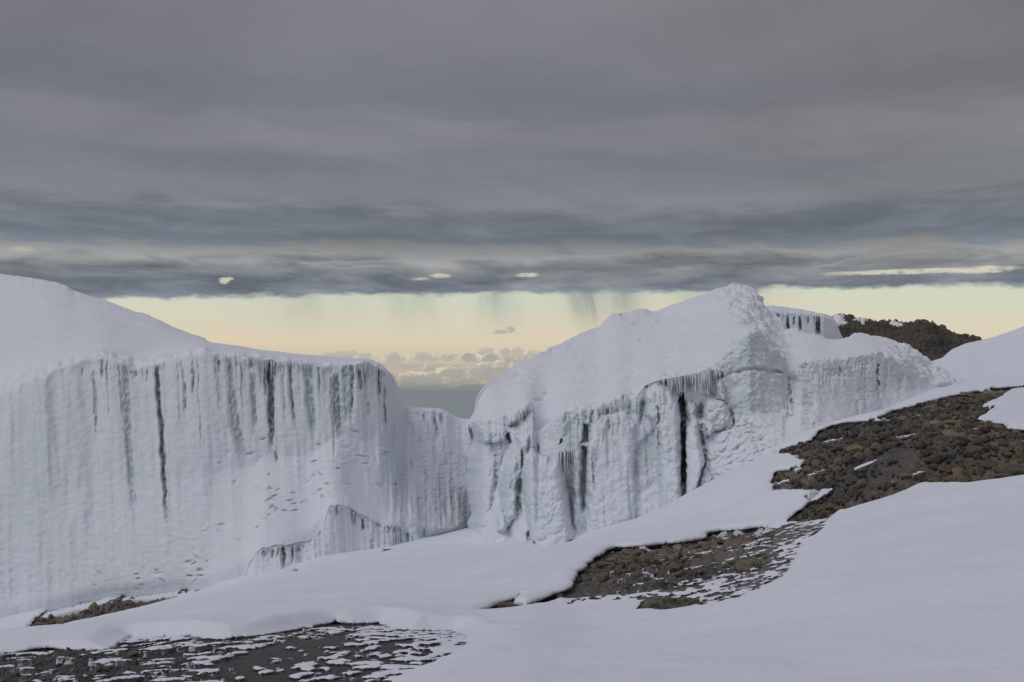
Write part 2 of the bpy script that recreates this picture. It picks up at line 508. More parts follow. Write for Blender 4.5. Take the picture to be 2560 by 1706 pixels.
# ------------------------------------------------------------------ bare ground outlines (photograph pixels) laid onto the terrain
P_B = [(1930, 1206), (1945, 1188), (1970, 1184), (2011, 1166), (1985, 1148), (1934, 1142), (1956, 1131), (1992, 1120), (2029, 1108), (2044, 1086), (2084, 1071), (2117, 1064),
       (2168, 1060), (2201, 1051), (2234, 1035), (2285, 1022), (2314, 1013), (2376, 998), (2420, 989), (2486, 978), (2560, 973), (2700, 960), (2900, 960), (2900, 1185), (2700, 1195), (2560, 1212), (2504, 1217), (2413, 1226), (2321, 1225), (2285, 1236),
       (2256, 1250), (2180, 1275), (2133, 1289), (2067, 1300), (2013, 1306), (1976, 1305), (1999, 1288), (2026, 1267), (2011, 1255), (2034, 1242), (2007, 1235), (1937, 1239), (1934, 1222)]
P_S1 = [(2560, 980), (2526, 983), (2500, 1002), (2455, 1026), (2490, 1024), (2449, 1056), (2504, 1071), (2515, 1080), (2560, 1087), (2750, 1100), (2900, 1100), (2900, 975), (2750, 962)]
P_A = [(1186, 1555), (1223, 1539), (1265, 1519), (1303, 1507), (1285, 1520), (1280, 1528), (1314, 1531), (1364, 1512), (1418, 1486), (1445, 1453), (1467, 1427), (1494, 1404), (1517, 1388), (1540, 1381), (1609, 1378), (1685, 1369), (1762, 1359),
       (1775, 1354), (1773, 1344), (1800, 1338), (1858, 1335), (1934, 1327), (1940, 1345), (1925, 1385), (1915, 1414), (1896, 1437), (1800, 1452), (1724, 1470), (1647, 1479), (1571, 1491), (1494, 1493), (1441, 1500),
       (1395, 1511), (1330, 1534), (1320, 1541), (1262, 1550)]
P_A2 = [(1934, 1322), (1976, 1304), (2070, 1298), (2060, 1330), (2000, 1370), (1985, 1410), (1960, 1450), (1930, 1475), (1850, 1510), (1760, 1525), (1690, 1500), (1560, 1515), (1430, 1535), (1380, 1530), (1450, 1498), (1700, 1465), (1900, 1420)]
P_C = [(1594, 1529), (1605, 1510), (1620, 1498), (1643, 1494), (1685, 1498), (1716, 1494), (1747, 1502), (1754, 1514), (1739, 1521), (1685, 1530), (1659, 1532), (1624, 1528)]
P_D = [(-400, 1655), (-100, 1642), (0, 1639), (60, 1635), (119, 1631), (178, 1631), (268, 1629), (360, 1622), (430, 1612), (512, 1606), (595, 1606), (650, 1596), (700, 1586), (760, 1592), (700, 1612), (640, 1640), (560, 1668), (600, 1706), (660, 1760), (600, 1900), (-400, 1900)]
P_D2 = [(268, 1629), (330, 1598), (488, 1595), (512, 1604), (595, 1605), (674, 1590), (755, 1575), (838, 1564), (948, 1562), (1016, 1578), (1130, 1580), (1180, 1600), (1150, 1640), (1090, 1665), (1010, 1700), (960, 1780), (500, 1780), (-50, 1706), (-50, 1640)]
P_E = [(61, 1588), (83, 1557), (119, 1528), (184, 1506), (238, 1494), (277, 1488), (357, 1482), (417, 1478), (476, 1474), (538, 1472), (417, 1512), (298, 1540), (164, 1570), (100, 1592)]
SMALL = [[(505, 1602), (560, 1604), (640, 1595), (700, 1585), (757, 1575), (757, 1581), (700, 1594), (640, 1604), (560, 1611)], [(783, 1570), (838, 1562), (883, 1564), (950, 1561), (950, 1567), (883, 1572), (838, 1570), (785, 1575)],
         [(941, 1387), (957, 1386), (965, 1380), (990, 1381), (985, 1385), (960, 1389)], [(735, 1439), (741, 1433), (748, 1437), (745, 1440)]]

def to_plan(poly, dmin=3.0, dmax=75.0, step=25):
    pts = []
    n = len(poly)
    for i in range(n):
        a, b = np.array(poly[i], float), np.array(poly[(i + 1) % n], float)
        k = max(1, int(np.hypot(*(b - a)) / step))
        for j in range(k):
            pts.append(a + (b - a) * j / k)
    pts = np.array(pts)
    D = ground_D(pts[:, 0], pts[:, 1], dmin, dmax)
    return np.stack([(pts[:, 0] - CX) / F, np.log(D)], 1)

PL = {k: to_plan(v, *r) for k, v, r in (('B', P_B, (3, 70)), ('S1', P_S1, (3, 70)), ('A', P_A, (3, 60)), ('A2', P_A2, (3, 60)), ('C', P_C, (3, 60)),
                                         ('D', P_D, (2.5, 60)), ('D2', P_D2, (2.5, 60)), ('E', P_E, (46.5, 58)))}
PLS = [to_plan(v, 3, 70, 8) for v in SMALL]

def zone(name, th, ld, pad=.25):
    pl = PL[name] if isinstance(name, str) else name
    r = np.full(th.shape, -9.0)
    lo, hi = pl.min(0) - pad, pl.max(0) + pad
    m = (th > lo[0]) & (th < hi[0]) & (ld > lo[1]) & (ld < hi[1])
    if m.any():
        r[m] = poly_sd(th[m], ld[m], pl)
    return r

def snow_field(px, D):
    """snow cover: signed distance to the snow edge in metres (positive on snow) and snow depth"""
    th, ld = (px - CX) / F, np.log(D)
    Xw, Yw = th * D, D
    wob = fbm(Xw * 1.1, Yw * 1.1, 0.3, 4) * .13 + fbm(Xw * 3.5, Yw * 2.5, 5.3, 2) * .02
    zB, zS, zA, zA2, zC, zD, zD2, zE = (zone(k, th, ld) * D for k in ('B', 'S1', 'A', 'A2', 'C', 'D', 'D2', 'E'))
    zB = np.minimum(zB, -zS)
    rock = np.maximum.reduce([zA * 1.0, zB, zC, zD, zE]) + wob * np.where(D < 22, .5, 1.0)
    for pl in PLS:
        rock = np.maximum(rock, zone(pl, th, ld, .05) * D + wob * .1)
    # melt holes: foot-sized dark spots through thin snow
    hn = fbm(Xw * 4.4, Yw * 2.7, 1.7, 3, .5)
    hn2 = fbm(Xw * .45, Yw * .3, 8.7, 2)
    hD = (hn + .42 * hn2 + .12 - .16 * sst(-zD2, -1.5, .1) + .4 * sst(zD, -1.2, .0)) * .14
    hD = np.where(zD2 > 0, hD, -1)
    hA = (hn + .45 * hn2 + .02 + .10 * sst(px, 1820, 1920) - .3 * sst(-zA2, -1.2, .1) + .3 * sst(zA, -.8, 0) - .45 * sst(1700 - px, 0, 150) + .2 * sst(-np.abs(zC), -.5, 0)) * .18
    hA = np.where(zA2 > 0, hA, -1)
    rock = np.maximum(rock, np.maximum(hD, hA))
    # scraps of snow left lying in hollows of the bare ground
    sc = fbm(Xw * 2.9, Yw * 3.2, 21.7, 4, .55)
    scrD = np.where((zD > 0), (sc - .40 + .36 * sst(-zD, -1.2, 0)) * .22, -1)
    scrA = np.where((zA > 0.0), (sc - .52 + .42 * sst(px, 1640, 1860)) * .22, -1)
    scrB = np.where(zB > 0.0, (fbm(Xw * .6, Yw * .9, 31.7, 4, .55) - .62 + .22 * sst(2080 - px, 0, 120)) * .6, -1)
    scr = np.maximum.reduce([scrD, scrA, scrB])
    scr = np.where(rock < .12, -1, scr)
    s = np.maximum(-rock, scr)
    # depth of the snow: thick on the big drifts above each bare patch, thin where it melts out
    deep = .27 + .03 * fbm(Xw * .5, Yw * .5, 2.2, 2)
    t = .13 + (deep - .13) * sst(D, 13.5, 17.5)
    thin = np.maximum.reduce([sst(zD2, -.5, .05), sst(zA2, -.4, .05)])
    t = t * (1 - thin) + .05 * thin
    t = np.where((scr > -rock) & (rock > 0), .045, t)
    near = sst(px, 1300, 1500) * sst(D, 24, 20)
    t = t * (1 - near) + np.minimum(t, .08) * near
    return s, t, np.maximum.reduce([zA, zB, zC, zD, zE, hD, hA])

def rock_relief(Xw, Yw, rz):
    a = fbm(Xw * .42, Yw * .42, 3.3, 3) * .34 + np.abs(fbm(Xw * 1.9, Yw * 1.9, 6.3, 4, .58)) * .24
    a = a + .07 * fbm(Xw * 4.2, Yw * 4.2, 9.3, 2) - .20
    big = .35 + .65 * sst(Yw, 15, 20)
    return a * big * sst(rz, -.05, .8)

# polar grid round the viewpoint
pxs = np.concatenate([np.arange(-640, -60, 14.0), np.arange(-60, 2622, 3.0), np.arange(2622, 3150, 14.0)])
wide = np.geomspace(.775, 5.0, 30) * F
pxs = np.concatenate([CX - wide[::-1], pxs, CX + wide])
Ds = np.exp(np.concatenate([np.arange(math.log(1.0), math.log(5), .03), np.arange(math.log(5), math.log(9), .007), np.arange(math.log(9), math.log(34), .0038), np.arange(math.log(34), math.log(68), .0052), np.arange(math.log(68), math.log(130), .025)]))
Ds = np.concatenate([Ds, [140, 160, 200, 280, 400, 700, 1200, 2000, 2700]])
PX, DD = np.meshgrid(pxs, Ds)
GZ = ground_z(PX, DD)
XW, YW = (PX - CX) / F * DD, DD
S, T, RZ = snow_field(PX, DD)
nr, nc = PX.shape
idx = np.arange(nr * nc).reshape(nr, nc)
QUADS = np.stack([idx[:-1, :-1], idx[:-1, 1:], idx[1:, 1:], idx[1:, :-1]], -1).reshape(-1, 4)

def build_snow():
    th = (pxs - CX) / F
    dS_dr = np.gradient(S, axis=0) / np.gradient(DD, axis=0)
    dS_dt = np.gradient(S, axis=1) / (np.gradient(th)[None, :] * DD)
    g = np.stack([dS_dt, dS_dr - dS_dt * (XW / YW)], -1)          # along x, along y (x = th * y)
    gl = np.linalg.norm(g, axis=-1, keepdims=True) + 1e-6
    g = g / gl
    und = .05 * fbm(XW * .35, YW * .35, 4.4, 3) + .018 * fbm(XW * 1.6, YW * 1.6, 6.4, 3)
    edge = np.clip(S / .35, 0, 1)
    prof = .45 + .55 * np.sqrt(1 - (1 - edge) ** 2)
    zt = GZ + T * prof + und * sst(S, 0, .8)
    q = QUADS
    keep = S.ravel()[q].mean(1) > 0
    f = q[keep]
    e = np.concatenate([f[:, [0, 1]], f[:, [1, 2]], f[:, [2, 3]], f[:, [3, 0]]])
    key = np.sort(e, 1)
    key = key[:, 0].astype(np.int64) * (nr * nc) + key[:, 1]
    _, first, cnt = np.unique(key, return_index=True, return_counts=True)
    be = e[first[cnt == 1]]
    bv = np.unique(be)
    r, c = np.divmod(bv, nc)
    inner = (r > 0) & (r < nr - 1) & (c > 0) & (c < nc - 1)
    bmask = np.zeros(nr * nc, bool)
    bmask[bv[inner]] = True
    P = np.stack([XW, YW, zt], -1).reshape(-1, 3)
    gf, Sf, glf = g.reshape(-1, 2), S.ravel(), gl.ravel()
    lim = (DD * .005).ravel()
    mv = np.clip(-Sf / np.maximum(glf, .3), -lim, lim)
    P[bmask, :2] += gf[bmask] * mv[bmask, None]
    P[bmask, 2] = (GZ + T * .5).ravel()[bmask]
    # undercut wall round every inner edge
    be = be[bmask[be].all(1)]
    bi = np.unique(be)
    low = P[bi].copy()
    Tb = T.ravel()[bi]
    low[:, :2] += gf[bi] * (Tb * 1.1 + np.where(Tb > .1, .04, 0))[:, None]
    low[:, 2] = GZ.ravel()[bi] - .06
    mid = P[bi].copy()
    mid[:, :2] += gf[bi] * (Tb * .55)[:, None]
    mid[:, 2] = GZ.ravel()[bi] + Tb * .42
    N0 = len(P)
    mp = np.full(N0, -1)
    mp[bi] = np.arange(len(bi))
    a, b = mp[be[:, 0]], mp[be[:, 1]]
    w1 = np.stack([be[:, 1], be[:, 0], N0 + a, N0 + b], 1)
    w2 = np.stack([N0 + b, N0 + a, N0 + len(bi) + a, N0 + len(bi) + b], 1)
    V = np.concatenate([P, mid, low])
    dirt_shade = np.concatenate([np.zeros(N0), np.where(Tb > .12, .55, .1), np.where(Tb > .12, .8, .2)])  # dirty edge wall, further darkened to paint the shade under the lip
    faces = np.concatenate([f, w1, w2])
    v2, f2, (d2,) = subset(V, faces, slice(None), [dirt_shade])
    return make_mesh('snow', v2, f2, attrs={'dirt_shade': d2}, mat=M_SNOW)

def build_rock():
    z = GZ + rock_relief(XW, YW, RZ)
    keep = (S.ravel()[QUADS].min(1) < .7)
    P = np.stack([XW, YW, z], -1).reshape(-1, 3)
    v2, f2, _ = subset(P, QUADS, keep, [])
    me = make_mesh('rocky_ground', v2, f2, mat=M_GROUND)
    me.materials.append(M_GREY)
    cy = v2[f2][:, :, 1].mean(1)
    cz_ = v2[f2][:, :, 0].mean(1)
    me.polygons.foreach_set('material_index', ((cy < 18) | ((cy < 27) & (cz_ > 4.0 + (cy - 20) * .3) & (cz_ < 8))).astype(np.int32))
    return me

link('snow_field', build_snow(), kind='structure', label='smooth snow slope falling away to the foot of the ice')
link('rocky_ground', build_rock(), kind='structure', label='bare dark volcanic ground between the snow patches')

# far plain below the summit, haze painted into its colour, out to the horizon
def disc():
    a = np.linspace(0, 2 * math.pi, 97)[:-1]
    rad = [0, 4000, 15000, 60000]
    V = [(0, 0, -1500)]
    for r in rad[1:]:
        V += [(r * math.cos(t), r * math.sin(t), -1500) for t in a]
    me = bpy.data.meshes.new('hazed_plain')
    Fs = [(0, 1 + i, 1 + (i + 1) % 96) for i in range(96)]
    for k in range(2):
        o1, o2 = 1 + 96 * k, 1 + 96 * (k + 1)
        Fs += [(o1 + i, o2 + i, o2 + (i + 1) % 96, o1 + (i + 1) % 96) for i in range(96)]
    me.from_pydata(V, [], Fs)
    m, t, p = new_mat('plain with painted haze')
    co = t.node('ShaderNodeTexCoord').outputs['Object']
    t.put(p.inputs['Base Color'], t.mix(t.noise(co, .0003, 4, .6), (.40, .45, .45), (.46, .50, .49)))  # distance haze mixed into the base colour
    p.inputs['Roughness'].default_value = 1
    p.inputs['Specular IOR Level'].default_value = 0
    me.materials.append(m)
    return me
link('hazed_plain', disc(), kind='structure', label='flat plain far below the summit, greyed by painted haze')

# ------------------------------------------------------------------ glaciers: lofted solids
def curve(stations, xs, k=1.5, step=2.2):
    a = np.array(sorted(stations), float)
    y = np.interp(xs, a[:, 0], a[:, 1])
    return smooth1(y, k, 0)

def groove_field(px, py, pts, soft=.45):
    """pts: (x, y, half width) down a streak; 1 at its middle, 0 outside, tapered at both ends"""
    p = np.array(pts, float)
    xc = np.interp(py, p[:, 1], p[:, 0])
    wd = np.interp(py, p[:, 1], p[:, 2])
    y0, y1 = p[0, 1], p[-1, 1]
    L = max(y1 - y0, 1)
    ends = sst(py, y0 - 3, y0 + min(10, L * .2)) * sst(-py, -y1 - 3, -y1 + L * .3)
    return np.clip((1 - np.abs(px - xc) / np.maximum(wd, .5)) / soft, 0, 1) * ends

class Loft:
    """columns of constant bearing; section curves (row, distance) from the foot over the lip to the back"""
    def __init__(s, xs, sections, rows):
        s.xs = xs
        ncol = len(xs)
        pys, dsn = [], []
        for (c0, d0), (c1, d1), n in zip(sections[:-1], sections[1:], rows):
            t = np.linspace(0, 1, n, endpoint=False)[:, None]
            pys.append(c0 + (c1 - c0) * t)
            dsn.append(d0 + (d1 - d0) * t)
        pys.append(sections[-1][0][None, :])
        dsn.append(sections[-1][1][None, :])
        s.py, s.D = np.concatenate(pys), np.concatenate(dsn)
        s.px = np.broadcast_to(xs[None, :], s.py.shape).copy()
        s.rows = np.cumsum([0] + list(rows))
    def local(s, sec, amount, sig):
        r = np.arange(s.py.shape[0])[:, None]
        s.py = s.py + amount[None, :] * np.exp(-((r - s.rows[sec]) / sig) ** 2)
    def soften(s, sec, reach, k):
        r = np.arange(s.py.shape[0])[:, None]
        m = np.exp(-((r - s.rows[sec] - reach * .5) / reach) ** 2)
        s.py = s.py * (1 - m) + smooth1(s.py, k, 0) * m
        s.D = s.D * (1 - m) + smooth1(smooth1(s.D, k, 0), k, 1) * m
    def smooth_rows(s, a, b, k):
        """even out the columns between two sections, leaving both section curves as drawn"""
        r = np.arange(s.py.shape[0])[:, None]
        m = np.clip((r - s.rows[a]) / 14, 0, 1) * np.clip((s.rows[b] - r) / 8, 0, 1)
        s.py = s.py * (1 - m) + smooth1(s.py, k, 1) * m
        s.D = s.D * (1 - m) + smooth1(s.D, k, 1) * m
    def finish(s, kv=1.6):
        s.py = smooth1(s.py, kv, 0)
        s.D = smooth1(s.D, kv, 0)
        s.P = unproj(s.px, s.py, s.D)
    def normals(s, P=None):
        P = s.P if P is None else P
        du = np.gradient(P, axis=1)
        dv = np.gradient(P, axis=0)
        n = np.cross(du, dv)
        n /= np.linalg.norm(n, axis=-1, keepdims=True) + 1e-9
        return n
    def faces(s):
        nr_, nc_ = s.px.shape
        i = np.arange(nr_ * nc_).reshape(nr_, nc_)
        return np.stack([i[:-1, :-1], i[:-1, 1:], i[1:, 1:], i[1:, :-1]], -1).reshape(-1, 4)

def emit(loft, P, parent, regions, ice, dirt_shade):
    """one mesh per region of the loft, all sharing the loft's own smooth normals"""
    N = loft.normals(P).reshape(-1, 3)
    V = P.reshape(-1, 3)
    faces = loft.faces()
    base = np.array(parent.location)
    lab = regions[:-1, :-1].ravel()
    outs = {}
    for k, (name, mat, label) in REG.items():
        sel = lab == k
        if not sel.any():
            continue
        v2, f2, (n2, i2, d2) = subset(V, faces, sel, [N, ice.ravel(), dirt_shade.ravel()])
        me = make_mesh(name, v2 - base, f2, normals=n2, attrs={'ice': i2, 'dirt_shade': d2}, mat=mat)
        o = link(name, me, parent)
        if label:
            o['label'] = label
        outs[k] = o
    return outs

def thing(name, label, cat, loc, group=None):
    o = bpy.data.objects.new(name, None)
    col.objects.link(o)
    o.location = loc
    o.empty_display_size = .5
    o['label'], o['category'] = label, cat
    if group:
        o['group'] = group
    return o

# icicles
def icicle_mesh(seed):
    r = np.random.default_rng(seed)
    V, Fs = [], []
    nseg, nring = 6, 7
    for i in range(nring):
        t = i / (nring - 1)
        rad = (1 - t) ** .7 * .5 * (1 + .22 * r.normal()) + .02
        ox, oy = .10 * t * r.normal(), .10 * t * r.normal()
        for j in range(nseg):
            a = 2 * math.pi * j / nseg
            V.append((ox + rad * math.cos(a), oy + rad * math.sin(a), -t))
    for i in range(nring - 1):
        for j in range(nseg):
            Fs.append((i * nseg + j, (i + 1) * nseg + j, (i + 1) * nseg + (j + 1) % nseg, i * nseg + (j + 1) % nseg))
    me = bpy.data.meshes.new('icicle')
    me.from_pydata(V, [], Fs)
    me.polygons.foreach_set('use_smooth', [True] * len(Fs))
    me.materials.append(M_ICICLE)
    return me
ICICLES = [icicle_mesh(i) for i in range(7)]

def hang(parent, loft, P, line, count, lmin, lmax, rows, wpx=(1.0, 2.4), fwd=.10):
    """icicles along a lip line given in photograph pixels; each sits on the finished ice surface"""
    a = np.array(line, float)
    seg = np.concatenate([[0], np.cumsum(np.hypot(*np.diff(a, axis=0).T))])
    r0, r1 = rows
    for i in range(count):
        s_ = rng.uniform(0, seg[-1])
        x = np.interp(s_, seg, a[:, 0])
        y = np.interp(s_, seg, a[:, 1]) + rng.normal() * 1.5
        c = int(np.argmin(np.abs(loft.xs - x)))
        rr = r0 + int(np.argmin(np.abs(loft.py[r0:r1, c] - y)))
        p = P[rr, c]
        px_m = p[1] / F
        L = rng.uniform(lmin, lmax) * (rng.uniform(.5, 1) ** .7) * px_m
        wd = rng.uniform(*wpx) * 2 * px_m
        o = bpy.data.objects.new('icicle', ICICLES[rng.integers(len(ICICLES))])
        col.objects.link(o)
        o.parent = parent
        o.location = Vector(p) + Vector((0, -fwd - rng.uniform(0, .12), .05)) - parent.location
        o.rotation_euler = (rng.normal() * .02, rng.normal() * .02, rng.uniform(0, 6.28))
        o.scale = (wd, wd, L)

def out_dir(P):
    h = np.stack([-P[..., 0], -P[..., 1], 0 * P[..., 0]], -1)
    return h / np.linalg.norm(h, axis=-1, keepdims=True)

REG = {}
def face_relief(px, py, P, amp=1.0, arc=0.0):
    """flutes and scallops that melt water and rime leave on a wall"""
    Xs, Zs = (px - CX) / F * 58 + arc + .05 * P[..., 2], P[..., 2]
    Ys = P[..., 1]
    fl = fbm(Xs * .38, Zs * .035, Ys * .10, 4, .5) * .34
    fl2 = fbm(Xs * 1.8, Zs * .16, 4.0, 3, .5) * .07 * sst(fbm(Xs * .13, Zs * .16, 14.0, 2), -.35, .35)
    sca = fbm(Xs * 2.1, Zs * 5.2, Ys * .8, 3, .6) * .042 + fbm(Xs * .8, Zs * 1.1, Ys * .5, 2) * .03
    return (fl + fl2 + sca) * amp

# ---------------- left glacier
def left_glacier():
    g = thing('glacier', 'long glacier wall with vertical grooves under a rising smooth snow dome', 'glacier', (-12, 55, -12))
    xs = np.concatenate([np.arange(-440, -60, 12.0), np.arange(-60, 1262, 2.2)])
    foot = curve([(x, y) for x, y, d in LEFT_FOOT], xs)
    footD = curve([(x, d) for x, y, d in LEFT_FOOT], xs)
    led = [(-440, 1590), (0, 1557), (270, 1497), (520, 1474), (612, 1450), (622, 1410), (640, 1385), (655, 1371), (728, 1359), (775, 1354), (795, 1342), (812, 1300), (823, 1264), (856, 1262), (897, 1283), (925, 1302), (951, 1312), (987, 1312),
           (1015, 1318), (1040, 1324), (1056, 1345), (1080, 1352), (1120, 1342), (1190, 1322), (1262, 1305)]
    ledge = curve(led, xs, 1.0) + fbm(xs / 18, 0 * xs, .5, 3) * 4
    ledgeD = footD + 1.3
    shelf = curve([(-440, 1560), (0, 1525), (270, 1462), (520, 1440), (620, 1396), (655, 1352), (720, 1338), (770, 1330), (800, 1292), (830, 1240), (870, 1232), (930, 1256), (1000, 1280), (1040, 1296), (1060, 1318), (1120, 1325), (1190, 1305), (1262, 1290)], xs, 6)
    shelfD = curve([(-440, 55), (270, 55.6), (520, 54.6), (640, 55.2), (720, 56), (800, 57.2), (900, 59.5), (1000, 61), (1045, 61.6), (1075, 61.2), (1120, 62.3), (1262, 67)], xs, 6)
    lip = curve([(-440, 1030), (-100, 1000), (0, 985), (60, 955), (130, 925), (190, 905), (250, 887), (300, 900), (340, 915), (380, 905), (440, 892), (510, 872), (570, 884), (610, 890), (680, 900), (760, 906), (840, 912), (900, 906), (940, 908), (960, 920), (978, 938), (990, 965),
                 (1000, 992), (1012, 1024), (1030, 1026), (1060, 1028), (1095, 1026), (1112, 1028), (1125, 1042), (1140, 1058), (1190, 1060), (1262, 1058)], xs, 1.2)
    lipn = fbm(xs / 26, 0 * xs, 2.5, 4) * 5
    lipD = curve([(-440, 62), (0, 61.5), (250, 62), (520, 62), (760, 62.5), (900, 63), (960, 64.5), (990, 67), (1012, 71), (1060, 71), (1110, 72), (1190, 73), (1262, 74)], xs, 3)
    m1, m1D = shelf + (lip - shelf) * .45, shelfD + (lipD - shelfD) * curve([(-440, .5), (480, .52), (620, .66), (930, .66), (1010, .5), (1262, .5)], xs, 8)
    belt = curve([(-440, 960), (0, 895), (130, 872), (250, 857), (380, 868), (470, 858), (512, 858), (524, 862), (560, 864), (610, 870), (700, 881), (760, 890), (860, 898), (930, 900), (945, 906), (962, 917), (980, 936), (992, 962), (1004, 992),
                  (1016, 1021), (1060, 1021), (1108, 1022), (1126, 1036), (1140, 1050), (1190, 1052), (1262, 1050)], xs, 1.2)
    beltD = lipD + curve([(-440, 7), (520, 6), (900, 3), (1000, 2.5), (1262, 4)], xs, 4)
    ridge = curve([(-440, 700), (-100, 680), (0, 680), (60, 687), (110, 694), (150, 703), (165, 709), (185, 722), (205, 729), (250, 743), (300, 761), (340, 777), (370, 785), (400, 797), (430, 813), (470, 829), (500, 838), (511, 841), (517, 852), (522, 859), (560, 861),
                   (578, 866), (610, 868), (700, 879), (760, 888), (860, 896), (930, 899), (945, 905), (962, 916), (980, 935), (992, 961), (1004, 991), (1016, 1020), (1060, 1020), (1108, 1021), (1126, 1035), (1140, 1049), (1190, 1051), (1262, 1049)], xs, .8)
    ridn = fbm(xs / 14, 0 * xs, 7.5, 3) * np.interp(xs, [-440, 900, 950, 1262], [1.2, 1.2, 4, 4])
    ridgeD = curve([(-440, 118), (0, 112), (150, 106), (300, 98), (400, 92), (511, 86), (518, 80), (524, 76), (760, 72), (930, 68.5), (1000, 72), (1110, 78), (1262, 84)], xs, 2)
    lf = Loft(xs, [(foot + 45, footD + .2), (foot, footD), (ledge, ledgeD), (shelf, shelfD), (m1, m1D), (lip, lipD), (belt, beltD), (ridge, ridgeD), (ridge + 25, ridgeD + 7), (ridge + 500, ridgeD + 16)],
              [6, 44, 44, 80, 80, 26, 44, 6, 4])
    lf.soften(3, 26, 9)
    lf.smooth_rows(5, 7, 6)
    lf.local(5, lipn, 9)
    lf.local(7, ridn, 7)
    lf.finish(1.4)
    px, py, P0 = lf.px, lf.py, lf.P
    rws = lf.rows
    ri = np.arange(px.shape[0])[:, None] + 0 * px
    face = sst(ri, rws[1] - 2, rws[1] + 3) * sst(-ri, -rws[5] - 3, -rws[5] + 6)
    shelfm = sst(ri, rws[2] - 1, rws[2] + 4) * sst(-ri, -rws[3] - 10, -rws[3] + 4)
    wx = px + fbm(px / 18, py / 40, 1.1, 3) * 4.0
    G = [  # (points, depth m, dirt, ice, softness)
        ([(234, 925, 5), (240, 1010, 6), (243, 1100, 4)], .45, .35, .6, .6),
        ([(255, 898, 3), (256, 950, 4)], .5, .5, .3, .6),
        ([(312, 912, 6), (316, 960, 10), (320, 1080, 10), (330, 1220, 8), (345, 1330, 7)], .45, .22, .9, .7),
        ([(300, 925, 3), (308, 1050, 3)], .35, .3, .3, .6),
        ([(392, 916, 6), (396, 980, 7), (403, 1066, 6), (411, 1200, 6), (414, 1260, 6.5), (424, 1345, 6)], 1.1, .85, .2, .45),
        ([(481, 922, 3), (485, 1002, 4)], .5, .6, .2, .6), ([(462, 955, 3), (467, 1040, 3)], .45, .5, .2, .6),
        ([(549, 903, 5), (549, 918, 4)], .5, .6, 0, .6),
        ([(574, 895, 7), (580, 950, 9), (588, 1066, 14), (600, 1110, 16), (618, 1180, 10)], .5, .42, .5, .7),
        ([(628, 895, 6), (629, 924, 6)], .7, .7, .3, .6), ([(632, 933, 8), (634, 1018, 6), (640, 1090, 4)], .45, .25, .8, .7),
        ([(660, 905, 5), (662, 950, 4), (663, 1000, 3)], .6, .8, .3, .6),
        ([(674, 902, 8), (677, 985, 8), (679, 1058, 8), (677, 1145, 6)], 1.0, .9, .3, .5),
        ([(689, 902, 3), (688, 960, 3)], .5, .6, .3, .6),
        ([(724, 908, 6), (728, 963, 5), (734, 1031, 4), (740, 1080, 3)], .6, .65, .4, .6),
        ([(770, 915, 11), (775, 990, 11), (782, 1072, 8), (790, 1110, 5)], .6, .30, .95, .7),
        ([(796, 912, 3), (800, 990, 3)], .35, .35, .6, .6),
        ([(840, 935, 7), (843, 1045, 8), (853, 1108, 6)], .75, .45, .8, .5),
        ([(868, 905, 16), (868, 1000, 16), (866, 1075, 12)], .3, 0, 1.0, .7),
        ([(880, 908, 4), (881, 1000, 4), (878, 1068, 4)], .5, .3, .9, .6),
        ([(895, 922, 6), (899, 950, 5), (906, 985, 3)], .6, .7, .2, .6), ([(910, 925, 4), (912, 960, 3)], .4, .5, .3, .6),
        ([(943, 922, 3), (946, 992, 3)], .6, .8, .1, .6), ([(960, 960, 4), (962, 1053, 4), (968, 1088, 3)], .6, .65, .3, .6), ([(918, 1005, 5), (922, 1045, 4)], .35, .3, .3, .6),
        ([(1086, 1040, 4), (1092, 1070, 5), (1093, 1105, 4)], .7, .75, .2, .6), ([(1101, 1033, 5), (1107, 1064, 5)], .7, .8, .2, .6), ([(1058, 1036, 3), (1060, 1060, 3)], .5, .5, .2, .6),
        ([(1165, 1140, 3), (1168, 1190, 4)], .6, .6, .2, .6), ([(688, 1128, 4), (691, 1158, 4)], .5, .6, 0, .6),
        ([(708, 1368, 6), (709, 1400, 6), (707, 1430, 4)], 1.0, .95, .2, .5), ([(731, 1366, 5), (731, 1415, 4)], .8, .85, .2, .6), ([(682, 1378, 4), (682, 1402, 3)], .6, .7, .1, .6),
        ([(661, 1380, 5), (662, 1396, 5)], .7, .8, 0, .6), ([(695, 1372, 3), (695, 1395, 3)], .5, .55, .2, .6), ([(746, 1368, 9), (752, 1425, 8)], .4, .15, .9, .7),
        ([(842, 1266, 4), (844, 1292, 4)], .6, .6, .4, .6), ([(882, 1281, 5), (884, 1320, 4)], .6, .6, .5, .6), ([(907, 1302, 4), (909, 1332, 4)], .7, .85, .1, .6),
        ([(970, 1316, 3), (972, 1335, 3)], .6, .7, .1, .6), ([(984, 1314, 3), (985, 1336, 3)], .6, .8, .1, .6), ([(1018, 1335, 4), (1021, 1366, 3)], .7, .85, .1, .6),
        ([(1032, 1340, 3), (1033, 1364, 3)], .5, .6, .2, .6), ([(1060, 1320, 4), (1062, 1360, 3)], .4, .3, .4, .6), ([(930, 1350, 6), (934, 1385, 5)], .4, .3, .5, .6)]
    arc = (.9 * (lipD - 63) * sst(xs, 900, 940))[None, :]
    ang = (px - CX) / F * 58 + arc + .05 * P0[..., 2]
    d = face_relief(px, py, P0, 1.0, arc) * (1 - .45 * shelfm) * (1 + .8 * sst(px, 930, 970))
    top = sst(-py, -1190, -900) * sst(px, 480, 600)
    d = d + fbm(ang * 2.6, P0[..., 2] * .10, 9.0, 3) * .13 * (top + .8 * sst(px, 940, 980) + .9 * (ri < rws[2]) * sst(px, 600, 640))
